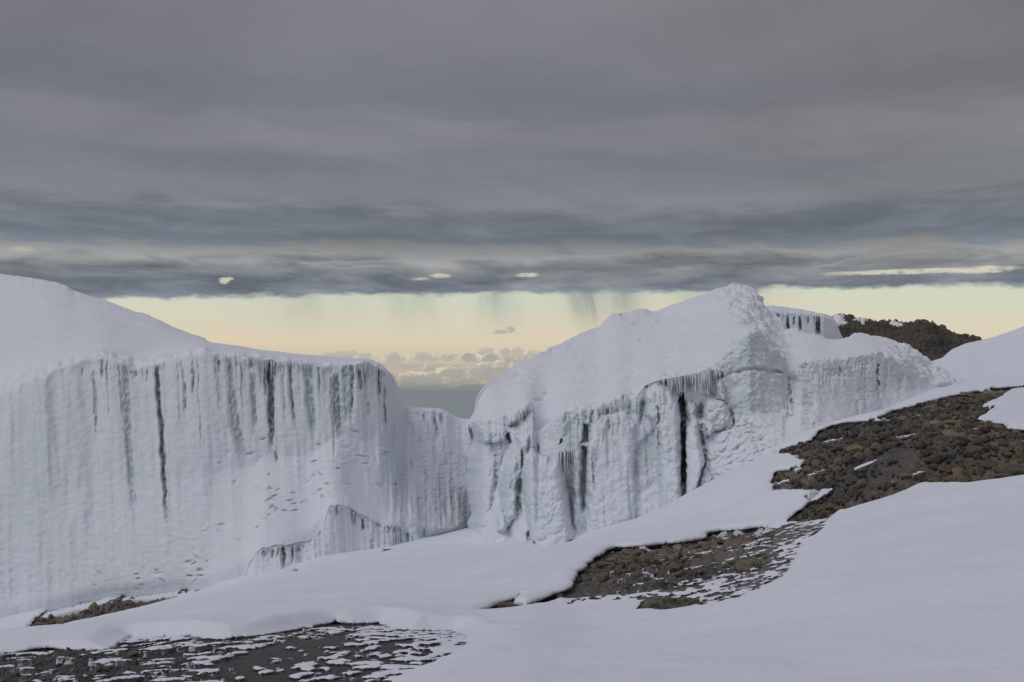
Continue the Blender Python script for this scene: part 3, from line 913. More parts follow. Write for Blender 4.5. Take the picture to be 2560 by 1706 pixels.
    lowsnow = sst(py, 1120, 1260) * sst(px, 470, 620) * (1 - sst(px, 930, 1010)) * (ri > rws[2])     # the wind-banked apron
    d = d * (1 - .65 * lowsnow)
    ice = np.clip(.30 + .30 * fbm(P0[..., 0] * .22, P0[..., 2] * .07, 3.0, 3), 0, 1)
    pane = sst(fbm(ang * .62, P0[..., 2] * .05, 6.0, 3), .0, .6)
    d = d - .15 * pane * (1 - lowsnow) * (1 - shelfm)
    ice = np.maximum(ice, .62 * pane * (1 - lowsnow) * (.35 + .65 * sst(-py, -1180, -930)))
    ice = np.maximum(ice, (.14 + .3 * fbm(ang * .8, P0[..., 2] * .5, 4.0, 3)) * (ri < rws[2]) * sst(px, 600, 660))
    ice = np.maximum(ice, .55 * sst(px, 880, 1000) * sst(py, 1000, 1180)) * (1 - .8 * lowsnow)
    ice = np.maximum(ice, .45 * sst(px, 560, 640) * sst(-py, -1060, -930))
    dirt_shade = np.zeros_like(px)
    r2 = np.random.default_rng(77)
    for _ in range(120):
        x0 = r2.choice([r2.uniform(190, 520), r2.uniform(530, 720), r2.uniform(700, 960), r2.uniform(860, 960), r2.uniform(1025, 1150)])
        y0 = float(np.interp(x0, xs, lip)) + r2.uniform(2, 16) + (r2.uniform(0, 200) if x0 > 1020 else 0)
        L = 12 + r2.exponential(42)
        G.append(([(x0, y0, r2.uniform(1.4, 4)), (x0 + L * .05, y0 + L, r2.uniform(1.2, 3))], r2.uniform(.12, .34), r2.uniform(.05, .5) * (1 if x0 > 520 else .7), r2.uniform(.3, .9), .8))
    for _ in range(34):
        x0 = r2.uniform(645, 1050)
        y0 = float(np.interp(x0, xs, ledge)) + r2.uniform(0, 10)
        L = 8 + r2.exponential(18)
        G.append(([(x0, y0, r2.uniform(1.4, 4)), (x0 + 1, y0 + L, 1.4)], r2.uniform(.12, .3), r2.uniform(.02, .36), r2.uniform(.3, .9), .8))
    rag = .75 + .5 * fbm(px / 9, py / 14, 8.0, 3)
    for pts, dep, di, ic, so in G:
        f = groove_field(wx, py, [(a_, b_, c_ * 1.2) for a_, b_, c_ in pts], so - .15 if max(q_[2] for q_ in pts) >= 8 else min(1.0, so + .2))
        d = d - f * dep * rag * .62
        fade = 1 - .72 * sst(py, pts[0][1] + .45 * (pts[-1][1] - pts[0][1]), pts[-1][1])
        dirt_shade = np.maximum(dirt_shade, f * di * fade * (.75 + .5 * rag * sst(py, pts[0][1], pts[0][1] + 12)) * .9)
        ice = np.maximum(ice, f * ic)
    # torn snow where slabs have slipped: small dark lips
    for cx_, cy_, rx, ry, n_ in ((735, 1240, 55, 45, 34), (490, 1425, 40, 45, 24), (660, 1290, 45, 80, 22), (820, 1180, 90, 60, 22), (370, 1440, 80, 40, 22), (640, 1130, 60, 70, 18), (950, 1180, 80, 70, 16), (560, 1350, 60, 60, 10), (300, 930, 60, 25, 8)):
        for _ in range(n_ // 2):
            hx, hy = cx_ + rng.normal() * rx * .6, cy_ + rng.normal() * ry * .6
            wd, ht, sl = rng.uniform(2.5, 12), rng.uniform(1.0, 3.2), rng.normal() * .35
            q = ((px - hx) / wd) ** 2 + ((py - hy - sl * (px - hx)) / ht) ** 2
            f = np.exp(-q)
            d = d - rng.uniform(.08, .26) * f
            dirt_shade = np.maximum(dirt_shade, sst(f, .5, 1.0) * max(0, rng.uniform(-.25, .30)))
    N0 = lf.normals(P0)
    N0 = np.stack([smooth1(smooth1(N0[..., k], 6, 0), 6, 1) for k in range(3)], -1)
    cap = 1 - face
    dc = .10 * fbm(P0[..., 0] * .3, P0[..., 1] * .3, P0[..., 2] * .3, 4)
    rim = np.exp(-((ri - rws[5]) / 9.0) ** 2)
    dc = dc + rim * .22 * fbm(P0[..., 0] * 1.2, P0[..., 1] * 1.2, P0[..., 2] * 1.4, 4)
    P = P0 + out_dir(P0) * (d * face)[..., None] + N0 * (dc * cap)[..., None]
    N1 = lf.normals(P)
    ice = ice * face * (1 - sst(N1[..., 2], .45, .8))
    dirt_shade = dirt_shade * face * (1 - .6 * sst(px, 1050, 1110) * sst(py, 1090, 1140))
    reg = np.zeros(px.shape, int)
    reg[(ri >= rws[5] + 5)] = 1
    reg[(ri >= rws[5] + 5) & (ri >= rws[6] + 8) & (px < 518)] = 2
    reg[(ri < rws[3] - 12) & (px > 600) & (px < 1060) & (ri > rws[2] + 3)] = 4
    reg[(ri < rws[3] - 12) & (px > 600) & (px < 1060) & (ri <= rws[2] + 3)] = 3
    REG.clear()
    REG.update({0: ('ice_face', M_ICE, None), 1: ('snow_cap', M_ICE, None), 2: ('snow_dome', M_ICE, None), 3: ('ice_ledge', M_ICE, 'low step of bare ice at the wall foot'), 4: ('snow_shelf', M_ICE, None)})
    emit(lf, P, g, reg, ice, dirt_shade)
    fr = (rws[3], rws[6])
    hang(g, lf, P, [(655, 903), (690, 904)], 12, 25, 60, fr)
    hang(g, lf, P, [(720, 907), (800, 912)], 12, 15, 45, fr)
    hang(g, lf, P, [(890, 914), (950, 917)], 16, 18, 50, fr)
    hang(g, lf, P, [(618, 892), (640, 896)], 7, 15, 35, fr)
    hang(g, lf, P, [(385, 912), (402, 912)], 4, 15, 40, fr)
    hang(g, lf, P, [(1080, 1032), (1110, 1034)], 6, 12, 26, fr)
    fl = (rws[1], rws[3])
    hang(g, lf, P, [(660, 1373), (760, 1362)], 18, 14, 40, fl)
    hang(g, lf, P, [(825, 1268), (900, 1288), (1040, 1328)], 22, 10, 30, fl)
    return g, lf, P

# ---------------- right glacier
def right_glacier():
    g = thing('glacier', 'large tilted ice block with frozen columns, dark clefts and an icicle curtain', 'glacier', (6, 50, -8))
    xs = np.arange(1172, 2442, 2.1)
    foot = curve([(x, y) for x, y, d in RIGHT_FOOT], xs)
    footD = curve([(x, d) for x, y, d in RIGHT_FOOT], xs)
    lip = curve([(1172, 1100), (1184, 1060), (1192, 1050), (1240, 1052), (1280, 1040), (1308, 1020), (1330, 1000), (1338, 1040), (1345, 1085), (1368, 1066), (1390, 1046), (1412, 1027), (1480, 1019), (1520, 1008), (1546, 982), (1560, 985), (1580, 992), (1598, 985), (1615, 963), (1640, 954),
                 (1663, 948), (1700, 941), (1730, 936), (1773, 922), (1791, 905), (1805, 893), (1820, 876), (1840, 852), (1858, 838), (1875, 828), (1888, 838), (1905, 850), (1930, 872), (1950, 890), (1957, 900), (1962, 926), (1975, 930), (1990, 924),
                 (2003, 909), (2044, 901), (2102, 899), (2139, 892), (2170, 888), (2193, 884), (2230, 898), (2270, 921), (2300, 940), (2320, 958), (2345, 970), (2400, 965), (2442, 968)], xs, 1.0)
    lipn = fbm(xs / 16, 0 * xs, 2.5, 4) * 5
    lipD = curve([(1172, 64), (1182, 60), (1200, 56), (1300, 54.5), (1345, 53.2), (1420, 52.8), (1580, 53), (1700, 53), (1791, 52), (1875, 51.5), (1960, 53), (2044, 55), (2200, 59), (2330, 63.5), (2442, 67)], xs, 3)
    low = foot + (lip - foot) * .42
    lowD = footD + (lipD - footD) * curve([(1172, .5), (1740, .45), (1790, .8), (1930, .75), (2000, .5), (2442, .5)], xs, 6)
    ridge = curve([(1172, 1090), (1183, 1050), (1187, 1022), (1191, 998), (1197, 979), (1212, 961), (1230, 946), (1265, 925), (1300, 905), (1330, 888), (1360, 870), (1400, 856), (1412, 847), (1440, 836), (1480, 819), (1500, 816), (1512, 800), (1522, 786), (1532, 780), (1570, 780), (1585, 773), (1610, 771),
                   (1622, 775), (1633, 778), (1700, 752), (1770, 730), (1800, 717), (1815, 712), (1840, 708), (1862, 711), (1885, 715), (1898, 728), (1906, 747), (1911, 765), (1930, 782), (1950, 799), (1963, 812), (1968, 824), (1985, 818), (2007, 828), (2047, 838), (2076, 853), (2098, 846),
                   (2124, 837), (2138, 826), (2168, 835), (2219, 846), (2259, 859), (2296, 874), (2318, 901), (2340, 912), (2394, 936), (2442, 966)], xs, .8)
    ridn = fbm(xs / 11, 0 * xs, 7.5, 3) * np.interp(xs, [1172, 1780, 1830, 1960, 2442], [1.2, 1.2, 3.5, 3, 1.6])
    ridgeD = curve([(1172, 60), (1190, 61), (1300, 68), (1530, 76), (1640, 78), (1840, 79), (1911, 78), (1968, 72), (2076, 70), (2138, 72), (2318, 71), (2442, 68.5)], xs, 2)
    ridge = np.minimum(ridge, lip - 3)
    roof = lip + (ridge - lip) * curve([(1172, .3), (1340, .35), (1791, .4), (1850, .30), (1880, .18), (1950, .3), (2000, .45), (2442, .4)], xs, 4)
    roofD = lipD + (ridgeD - lipD) * curve([(1172, .35), (1791, .42), (1850, .5), (1880, .55), (1950, .5), (2442, .45)], xs, 4)
    lf = Loft(xs, [(foot + 45, footD + .2), (foot, footD), (low, lowD), (lip, lipD), (roof, roofD), (ridge, ridgeD), (ridge + 20, ridgeD + 5), (ridge + 500, ridgeD + 14)],
              [6, 90, 125, 55, 50, 6, 4])
    lf.smooth_rows(3, 5, 9)
    lf.local(3, lipn, 8)
    lf.local(5, ridn, 7)
    lf.px = lf.px + 11 * fbm(lf.py / 55, 0 * lf.py, 3.3, 3) * np.exp(-(lf.px - 1172) / 30.0)
    lf.finish(1.2)
    px, py, P0 = lf.px, lf.py, lf.P
    rws = lf.rows
    ri = np.arange(px.shape[0])[:, None] + 0 * px
    face = sst(ri, rws[1] - 2, rws[1] + 3) * sst(-ri, -rws[3] - 4, -rws[3] + 1)
    wx = px + fbm(px / 14, py / 22, 1.1, 3) * 3.5
    wy = py + fbm(px / 14, py / 22, 6.1, 3) * 3.5
    Xm, Ym, Zm = P0[..., 0], P0[..., 1], P0[..., 2]
    blk = sst(fbm(Xm * .35, Zm * .35, 41.0, 3), -.1, .5)
    lum = billow(Xm * .8, Ym * .8, Zm * .8, 4, .5) * .15
    lumpy = np.clip(sst(px, 1735, 1790) * (1 - sst(px, 2000, 2080)) + .35, 0, 1)
    d = face_relief(px, py, P0, .8) + lum * lumpy + .10 * sst(px, 1800, 1900) * fbm(Xm * 1.4, Ym, Zm * 1.6, 4, .6)
    ice = np.clip(.36 + .5 * fbm(Xm * .7, Zm * .16, 3.0, 3), 0, 1)
    pane = sst(fbm(Xm * 1.5, Zm * .07, 6.0, 3), .05, .5) * (1 - sst(px, 1720, 1760))
    d = d - .14 * pane
    ice = np.maximum(ice, .75 * pane)
    right = sst(px, 1860, 1960)
    ice = ice + .25 * right * sst(fbm(Xm * .5, Zm * .6, 13.0, 4), -.2, .4)
    dirt_shade = .10 * right * sst(fbm(Xm * .9, Zm * .9, 23.0, 4), -.1, .6)
    reg = np.zeros(px.shape, int)
    isface = (ri >= rws[1]) & (ri < rws[3] + 2)
    def raise_(poly, h, soft, region=None, icev=None):
        nonlocal d, ice, reg
        sd = poly_sd(wx, wy, poly)
        t = np.clip(sd / soft, 0, 1)
        t = np.sqrt(1 - (1 - t) ** 2)
        d = d + t * h * 1.3 * face
        if region is not None:
            reg[(sd > 1) & isface] = region
        if icev is not None:
            ice = np.where(sd > 0, ice * .3 + icev * (.6 + .8 * fbm(Xm * 1.1, Zm * .35, 2.0, 3)), ice)
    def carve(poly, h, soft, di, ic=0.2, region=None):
        nonlocal d, ice, dirt_shade, reg
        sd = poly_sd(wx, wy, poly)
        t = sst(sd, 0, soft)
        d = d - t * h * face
        dirt_shade = np.maximum(dirt_shade * (1 - t), t * di)
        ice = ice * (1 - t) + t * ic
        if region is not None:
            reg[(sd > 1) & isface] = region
    # shapes left behind by the fall of the left corner
    raise_([(1186, 1045), (1200, 1064), (1230, 1068), (1262, 1074), (1270, 1096), (1240, 1108), (1190, 1104)], .55, 12)
    raise_([(1196, 1120), (1232, 1108), (1236, 1200), (1216, 1300), (1192, 1318)], .2, 20, None, .6)
    raise_([(1176, 1345), (1244, 1240), (1256, 1262), (1270, 1330), (1300, 1400), (1176, 1400)], .9, 60, None, .0)
    # deep shelter under the icicle curtain, and the pocket on the left end
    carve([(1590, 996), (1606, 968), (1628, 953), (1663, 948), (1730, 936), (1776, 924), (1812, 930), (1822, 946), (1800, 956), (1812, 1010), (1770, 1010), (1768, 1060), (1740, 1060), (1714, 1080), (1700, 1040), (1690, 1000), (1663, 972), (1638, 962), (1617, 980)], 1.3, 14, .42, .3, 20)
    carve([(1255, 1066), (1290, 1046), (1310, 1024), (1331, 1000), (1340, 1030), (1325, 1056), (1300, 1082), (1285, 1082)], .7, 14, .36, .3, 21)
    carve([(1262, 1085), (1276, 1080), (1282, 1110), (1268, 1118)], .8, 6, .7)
    # overhang under the gable: carved in, its shadow line also painted darker
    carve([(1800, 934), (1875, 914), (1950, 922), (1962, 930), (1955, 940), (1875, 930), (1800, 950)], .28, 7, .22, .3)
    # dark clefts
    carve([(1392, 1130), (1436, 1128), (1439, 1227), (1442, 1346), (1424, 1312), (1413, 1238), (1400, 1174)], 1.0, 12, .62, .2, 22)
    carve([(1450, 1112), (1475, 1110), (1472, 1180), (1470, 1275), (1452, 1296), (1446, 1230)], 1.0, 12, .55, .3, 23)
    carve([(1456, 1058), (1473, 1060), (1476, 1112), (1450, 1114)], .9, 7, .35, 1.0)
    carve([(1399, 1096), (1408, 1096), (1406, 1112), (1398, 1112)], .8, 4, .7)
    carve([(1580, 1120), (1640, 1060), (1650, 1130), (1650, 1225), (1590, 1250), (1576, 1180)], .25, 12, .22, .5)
    # the frozen columns
    raise_([(1611, 990), (1622, 968), (1638, 961), (1663, 970), (1684, 990), (1697, 1018), (1704, 1056), (1705, 1130), (1707, 1268), (1690, 1292), (1652, 1300), (1648, 1200), (1646, 1080), (1630, 1050), (1612, 1040)], .95, 22, 5, .50)
    raise_([(1715, 1012), (1726, 1001), (1738, 1010), (1744, 1045), (1752, 1110), (1762, 1150), (1750, 1200), (1730, 1248), (1714, 1262), (1713, 1120)], .75, 13, 5, .2)
    raise_([(1758, 1040), (1766, 1005), (1762, 982), (1774, 974), (1782, 994), (1800, 996), (1820, 1015), (1832, 1060), (1826, 1072), (1790, 1078), (1768, 1090)], .6, 18, 5, .25)
    raise_([(1787, 1000), (1789, 962), (1800, 952), (1812, 966), (1814, 1000)], .8, 9, 5, .2)
    raise_([(1292, 1092), (1324, 1088), (1318, 1130), (1304, 1164), (1298, 1200), (1292, 1290), (1262, 1330), (1240, 1318), (1247, 1246), (1254, 1180), (1276, 1140)], .65, 26, 5, .7)
    raise_([(1310, 1140), (1330, 1120), (1372, 1146), (1396, 1156), (1408, 1200), (1420, 1280), (1436, 1340), (1410, 1375), (1368, 1378), (1330, 1376), (1318, 1300), (1306, 1220)], 1.15, 22, 5, .6)
    raise_([(1460, 1120), (1500, 1040), (1560, 1030), (1590, 1060), (1586, 1200), (1590, 1300), (1520, 1330), (1462, 1345), (1474, 1240)], .5, 22)
    raise_([(1205, 1090), (1228, 1060), (1262, 1072), (1266, 1120), (1250, 1160), (1238, 1230), (1214, 1310), (1190, 1320), (1186, 1160)], .3, 24, None, .5)
    raise_([(1772, 1080), (1830, 1068), (1880, 1090), (1912, 1150), (1900, 1190), (1850, 1232), (1800, 1236), (1776, 1190), (1768, 1130)], .55, 60)
    wall = sst(poly_sd(px, py, [(1180, 1040), (1640, 1010), (1650, 1300), (1180, 1400)]), 0, 9)
    drip = fbm((px - CX) / F * 50 * 2.4, Zm * .14, 3.5, 4, .55) * .17 * sst(-(py - lip[None, :]), -150, -10)
    d = d + drip * sst(px, 1172, 1190) * (1 - sst(px, 1700, 1720))
    d = d + billow(Xm * 1.5, Ym * 1.5, Zm * .9, 4, .55) * np.where(reg == 5, .085, .055 * wall)
    d = d + billow(Xm * 1.5, Ym * 1.5, Zm * 1.3, 4, .5) * .19 * sst(poly_sd(px, py, [(1756, 1000), (1830, 1000), (1925, 1090), (1920, 1200), (1800, 1245), (1740, 1220)]), -10, 20)
    G = [([(1704, 985, 8), (1707, 1033, 9), (1709, 1094, 8), (1710, 1155, 7), (1710, 1270, 7)], 1.9, 1.0, .1, .35),
         ([(1752, 1010, 8), (1752, 1079, 7), (1760, 1117, 5), (1764, 1155, 4), (1748, 1210, 4), (1730, 1252, 4)], .8, .75, .2, .6),
         ([(1829, 1020, 3), (1833, 1050, 3), (1838, 1072, 4)], .6, .75, .1, .6),
         ([(1609, 1000, 8), (1604, 1040, 7), (1602, 1070, 3)], .7, .6, .4, .6), ([(1644, 1010, 4), (1646, 1050, 4), (1640, 1068, 3)], .7, .75, .2, .6), ([(1648, 1075, 5), (1648, 1130, 5)], .5, .35, .8, .7),
         ([(1305, 1118, 5), (1307, 1168, 4)], .7, .55, .9, .6), ([(1297, 1195, 9), (1296, 1250, 11), (1298, 1310, 9)], .9, .42, .8, .6), ([(1244, 1120, 8), (1240, 1240, 7)], .4, .2, .9, .7),
         ([(1275, 1180, 4), (1280, 1230, 4)], .3, .2, .9, .6), ([(1346, 1112, 3), (1347, 1152, 4)], .5, .35, .8, .6), ([(1522, 1018, 4), (1524, 1080, 4)], .5, .35, .8, .6), ([(1545, 1020, 4), (1548, 1070, 4)], .3, .2, .9, .7),
         ([(1482, 1125, 4), (1486, 1200, 4), (1490, 1240, 3)], .4, .4, .3, .6), ([(1335, 1340, 3), (1337, 1374, 4)], .5, .4, .9, .6), ([(1320, 1325, 5), (1322, 1362, 4)], .6, .55, .2, .6),
         ([(1972, 938, 4), (1976, 985, 4), (1984, 1035, 4)], .5, .55, .2, .6), ([(2194, 908, 5), (2195, 972, 5), (2200, 1004, 3)], .6, .6, .2, .6), ([(2090, 921, 34), (2090, 945, 30)], .4, .35, .3, .7),
         ([(1985, 940, 10), (1985, 970, 8)], .3, .3, .3, .7), ([(2250, 935, 8), (2252, 1000, 6)], .3, .2, .6, .7), ([(2285, 938, 14), (2288, 985, 12)], .3, .25, .5, .7), ([(2142, 1000, 6), (2150, 1050, 5)], .3, .25, .4, .7),
         ([(2036, 1058, 6), (2042, 1090, 6)], .5, .4, .4, .7), ([(1780, 1188, 5), (1782, 1205, 4)], .5, .4, .6, .6)]
    r2 = np.random.default_rng(78)
    for _ in range(110):
        x0 = r2.choice([r2.uniform(1185, 1330), r2.uniform(1400, 1610), r2.uniform(1965, 2320), r2.uniform(2040, 2320), r2.uniform(1460, 1600)])
        y0 = float(np.interp(x0, xs, lip)) + r2.uniform(4, 26)
        L = 12 + r2.exponential(34)
        G.append(([(x0, y0, r2.uniform(1.4, 4)), (x0 + 1, y0 + L, r2.uniform(1.2, 3))], r2.uniform(.1, .3), r2.uniform(.05, .42), r2.uniform(.4, .95), .8))
    rag = .75 + .5 * fbm(px / 9, py / 14, 8.0, 3)
    for pts, dep, di, ic, so in G:
        f = groove_field(wx, py, pts, so)
        d = d - f * dep * rag * (1.0 if dep > 1.5 else .7)
        dirt_shade = np.maximum(dirt_shade, f * di * (1.0 if dep > 1.5 else .8))
        ice = np.maximum(ice, f * ic)
    # blue glaze below the roof edge and at the foot of the great column
    gl_ = sst(poly_sd(wx, wy, [(1370, 1080), (1412, 1030), (1485, 1022), (1484, 1066), (1450, 1080), (1440, 1105), (1400, 1100)]), 0, 14)
    ice = np.maximum(ice, gl_ * .8)
    gl2 = sst(poly_sd(wx, wy, [(1655, 1190), (1705, 1180), (1707, 1268), (1690, 1290), (1655, 1300)]), 0, 14)
    ice = np.maximum(ice, gl2 * .8)
    ice = np.maximum(ice, .5 * sst(poly_sd(wx, wy, [(1490, 1010), (1600, 1000), (1600, 1080), (1500, 1090)]), 0, 25) * sst(fbm(Xm * 2, Zm * .3, 3, 3), -.2, .4))
    N0 = lf.normals(P0)
    N0 = np.stack([smooth1(smooth1(N0[..., k], 7, 0), 7, 1) for k in range(3)], -1)
    cap = 1 - face
    dc = .12 * fbm(Xm * .28, Ym * .28, Zm * .28, 4) + .06 * fbm(Xm * 1.1, Ym * 1.1, Zm * 1.1, 4, .6) * sst(fbm(Xm * .12, Ym * .12, 44.0, 2), -.2, .5)
    rough = sst(poly_sd(px, py, [(1770, 730), (1830, 700), (1915, 740), (1980, 830), (1965, 930), (1790, 910), (1860, 815)]), -6, 14)
    rough = np.maximum(rough, sst(poly_sd(px, py, [(2180, 880), (2260, 850), (2420, 960), (2400, 975), (2300, 1000), (2230, 930)]), -6, 14))
    rim = np.exp(-((ri - rws[3]) / 7.0) ** 2)
    dc = dc + rough * (.35 * fbm(Xm * .8, Ym * .8, Zm * .9, 5, .55)) + rim * .28 * fbm(Xm * 1.3, Ym * 1.3, Zm * 1.4, 4)
    for _ in range(46):
        hx, hy = rng.uniform(1200, 1760), rng.uniform(770, 1000)
        wd, ht = rng.uniform(4, 14), rng.uniform(1.5, 3.5)
        q = ((px - hx) / wd) ** 2 + ((py - hy + .25 * (px - hx)) / ht) ** 2
        dc = dc - .38 * np.exp(-q) * rng.uniform(.3, 1)
    P = P0 + out_dir(P0) * (d * face)[..., None] + N0 * (dc * cap)[..., None]
    N1 = lf.normals(P)
    up = sst(N1[..., 2], .45, .8)
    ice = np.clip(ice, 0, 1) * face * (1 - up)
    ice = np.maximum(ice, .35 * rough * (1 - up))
    dirt_shade = dirt_shade * face * (1 - .8 * up)
    reg[(ri >= rws[3] + 2)] = 1
    reg[(ri >= rws[3] + 2) & (px > 1965)] = 2
    reg[(rough > .5) & (ri >= rws[3] + 2) & (px < 1965)] = 3
    REG.clear()
    REG.update({0: ('ice_face', M_ICE, None), 1: ('snow_roof', M_ICE, None), 2: ('snow_shelf', M_ICE, None), 3: ('ice_summit', M_ICE, 'rough broken ice of the highest point'), 5: ('ice_column', M_ICE, None), 20: ('ice_cleft', M_ICE, 'sheltered grey wall behind the icicle curtain'), 21: ('ice_cleft', M_ICE, 'dark pocket under the left roof end'), 22: ('ice_cleft', M_ICE, 'dark wedge-shaped cleft'), 23: ('ice_cleft', M_ICE, 'grey cleft right of the wedge')})
    # split the column region into separate frozen columns
    colm = reg == 5
    lab = np.zeros(px.shape, int)
    bounds = [(1230, 1312), (1312, 1445), (1605, 1710), (1710, 1756), (1756, 1786), (1786, 1850)]
    for i, (a, b) in enumerate(bounds):
        lab[colm & (px >= a) & (px < b)] = 10 + i
        REG[10 + i] = ('ice_column', M_ICE, None)
    reg = np.where(lab > 0, lab, np.where(colm, 0, reg))
    emit(lf, P, g, reg, ice, dirt_shade)
    fr = (rws[2], rws[3] + 4)
    hang(g, lf, P, [(1598, 983), (1628, 955), (1663, 950)], 22, 12, 40, fr, fwd=.5)
    hang(g, lf, P, [(1663, 949), (1730, 938), (1773, 925)], 60, 25, 85, fr, fwd=.6)
    hang(g, lf, P, [(1773, 925), (1815, 932)], 14, 12, 38, fr, fwd=.5)
    hang(g, lf, P, [(1255, 1060), (1308, 1026), (1328, 1004)], 22, 10, 34, fr, fwd=.4)
    hang(g, lf, P, [(1394, 1129), (1436, 1127)], 12, 20, 75, (rws[1], rws[3]), fwd=.5)
    hang(g, lf, P, [(1475, 1090), (1486, 1140)], 5, 25, 60, (rws[1], rws[3]), fwd=.3)
    hang(g, lf, P, [(2060, 912), (2125, 915)], 16, 12, 30, fr, fwd=.3)
    hang(g, lf, P, [(1966, 932), (1995, 930)], 7, 12, 34, fr, fwd=.3)
    hang(g, lf, P, [(2185, 892), (2310, 955)], 14, 10, 30, fr, fwd=.2)
    hang(g, lf, P, [(1490, 1022), (1560, 1000)], 14, 15, 45, fr, fwd=.15)
    return g, lf, P

# ---------------- small ice block on the skyline
def back_glacier():
    g = thing('glacier', 'small flat-topped ice block with dark streaked face beside the rocky hill', 'glacier', (26, 90, 3))
    xs = np.arange(1880, 2122, 1.6)
    top = curve([(1880, 770), (1912, 764), (1930, 763), (1956, 766), (2000, 772), (2036, 780), (2066, 785), (2080, 791), (2091, 804), (2100, 830), (2110, 850), (2122, 870)], xs, .8) + fbm(xs / 9, 0 * xs, 1.5, 3) * 1.2
    lip = curve([(1880, 782), (1934, 776), (1967, 785), (2047, 788), (2062, 792), (2080, 800), (2091, 812), (2100, 836), (2110, 855), (2122, 874)], xs, .8) + fbm(xs / 6, 0 * xs, 4.5, 3) * 2
    footr = np.full(len(xs), 900.0)
    D0 = curve([(1880, 92), (2040, 90), (2062, 90.5), (2080, 93), (2100, 97), (2122, 100)], xs, 2)
    lf = Loft(xs, [(footr, D0), (lip, D0 + .8), (top, D0 + 7), (top + 6, D0 + 14), (top + 300, D0 + 20)], [70, 10, 6, 4])
    lf.finish(1.0)
    px, py, P0 = lf.px, lf.py, lf.P
    rws = lf.rows
    ri = np.arange(px.shape[0])[:, None] + 0 * px
    face = sst(-ri, -rws[1] - 2, -rws[1] + 3)
    wx = px + fbm(px / 9, py / 16, 1.1, 3) * 2
    d = face_relief(px, py, P0, .6)
    ice = np.full(px.shape, .45)
    dirt_shade = .12 * (px < 2056) * np.ones_like(py)
    for pts, dep, di in (([(1944, 786, 4), (1948, 810, 3)], .5, .5), ([(1969, 788, 4), (1970, 830, 3)], .8, .9), ([(2000, 790, 4), (2001, 830, 3)], .7, .75), ([(2042, 790, 8), (2046, 840, 7)], 1.2, .85),
                         ([(1985, 790, 3), (1986, 815, 2)], .4, .4), ([(2020, 790, 3), (2020, 812, 2)], .4, .4)):
        f = groove_field(wx, py, pts, .6)
        d = d - f * dep
        dirt_shade = np.maximum(dirt_shade, f * di)
    lump = sst(px, 2052, 2062)
    d = d + lump * (.4 + billow(P0[..., 0] * .6, P0[..., 1] * .6, P0[..., 2] * .6, 3) * .35)
    ice = ice * (1 - .5 * lump)
    N0 = lf.normals(P0)
    N0 = np.stack([smooth1(smooth1(N0[..., k], 4, 0), 4, 1) for k in range(3)], -1)
    P = P0 + out_dir(P0) * (d * face)[..., None]
    up = sst(lf.normals(P)[..., 2], .45, .8)
    reg = np.zeros(px.shape, int)
    reg[ri >= rws[1]] = 1
    REG.clear()
    REG.update({0: ('ice_face', M_ICE, None), 1: ('snow_cap', M_ICE, None)})
    emit(lf, P, g, reg, ice * face * (1 - up), dirt_shade * face * (1 - up))
    hang(g, lf, P, [(1938, 780), (2052, 790)], 30, 8, 30, (0, rws[1] + 1), wpx=(.8, 1.8), fwd=.2)

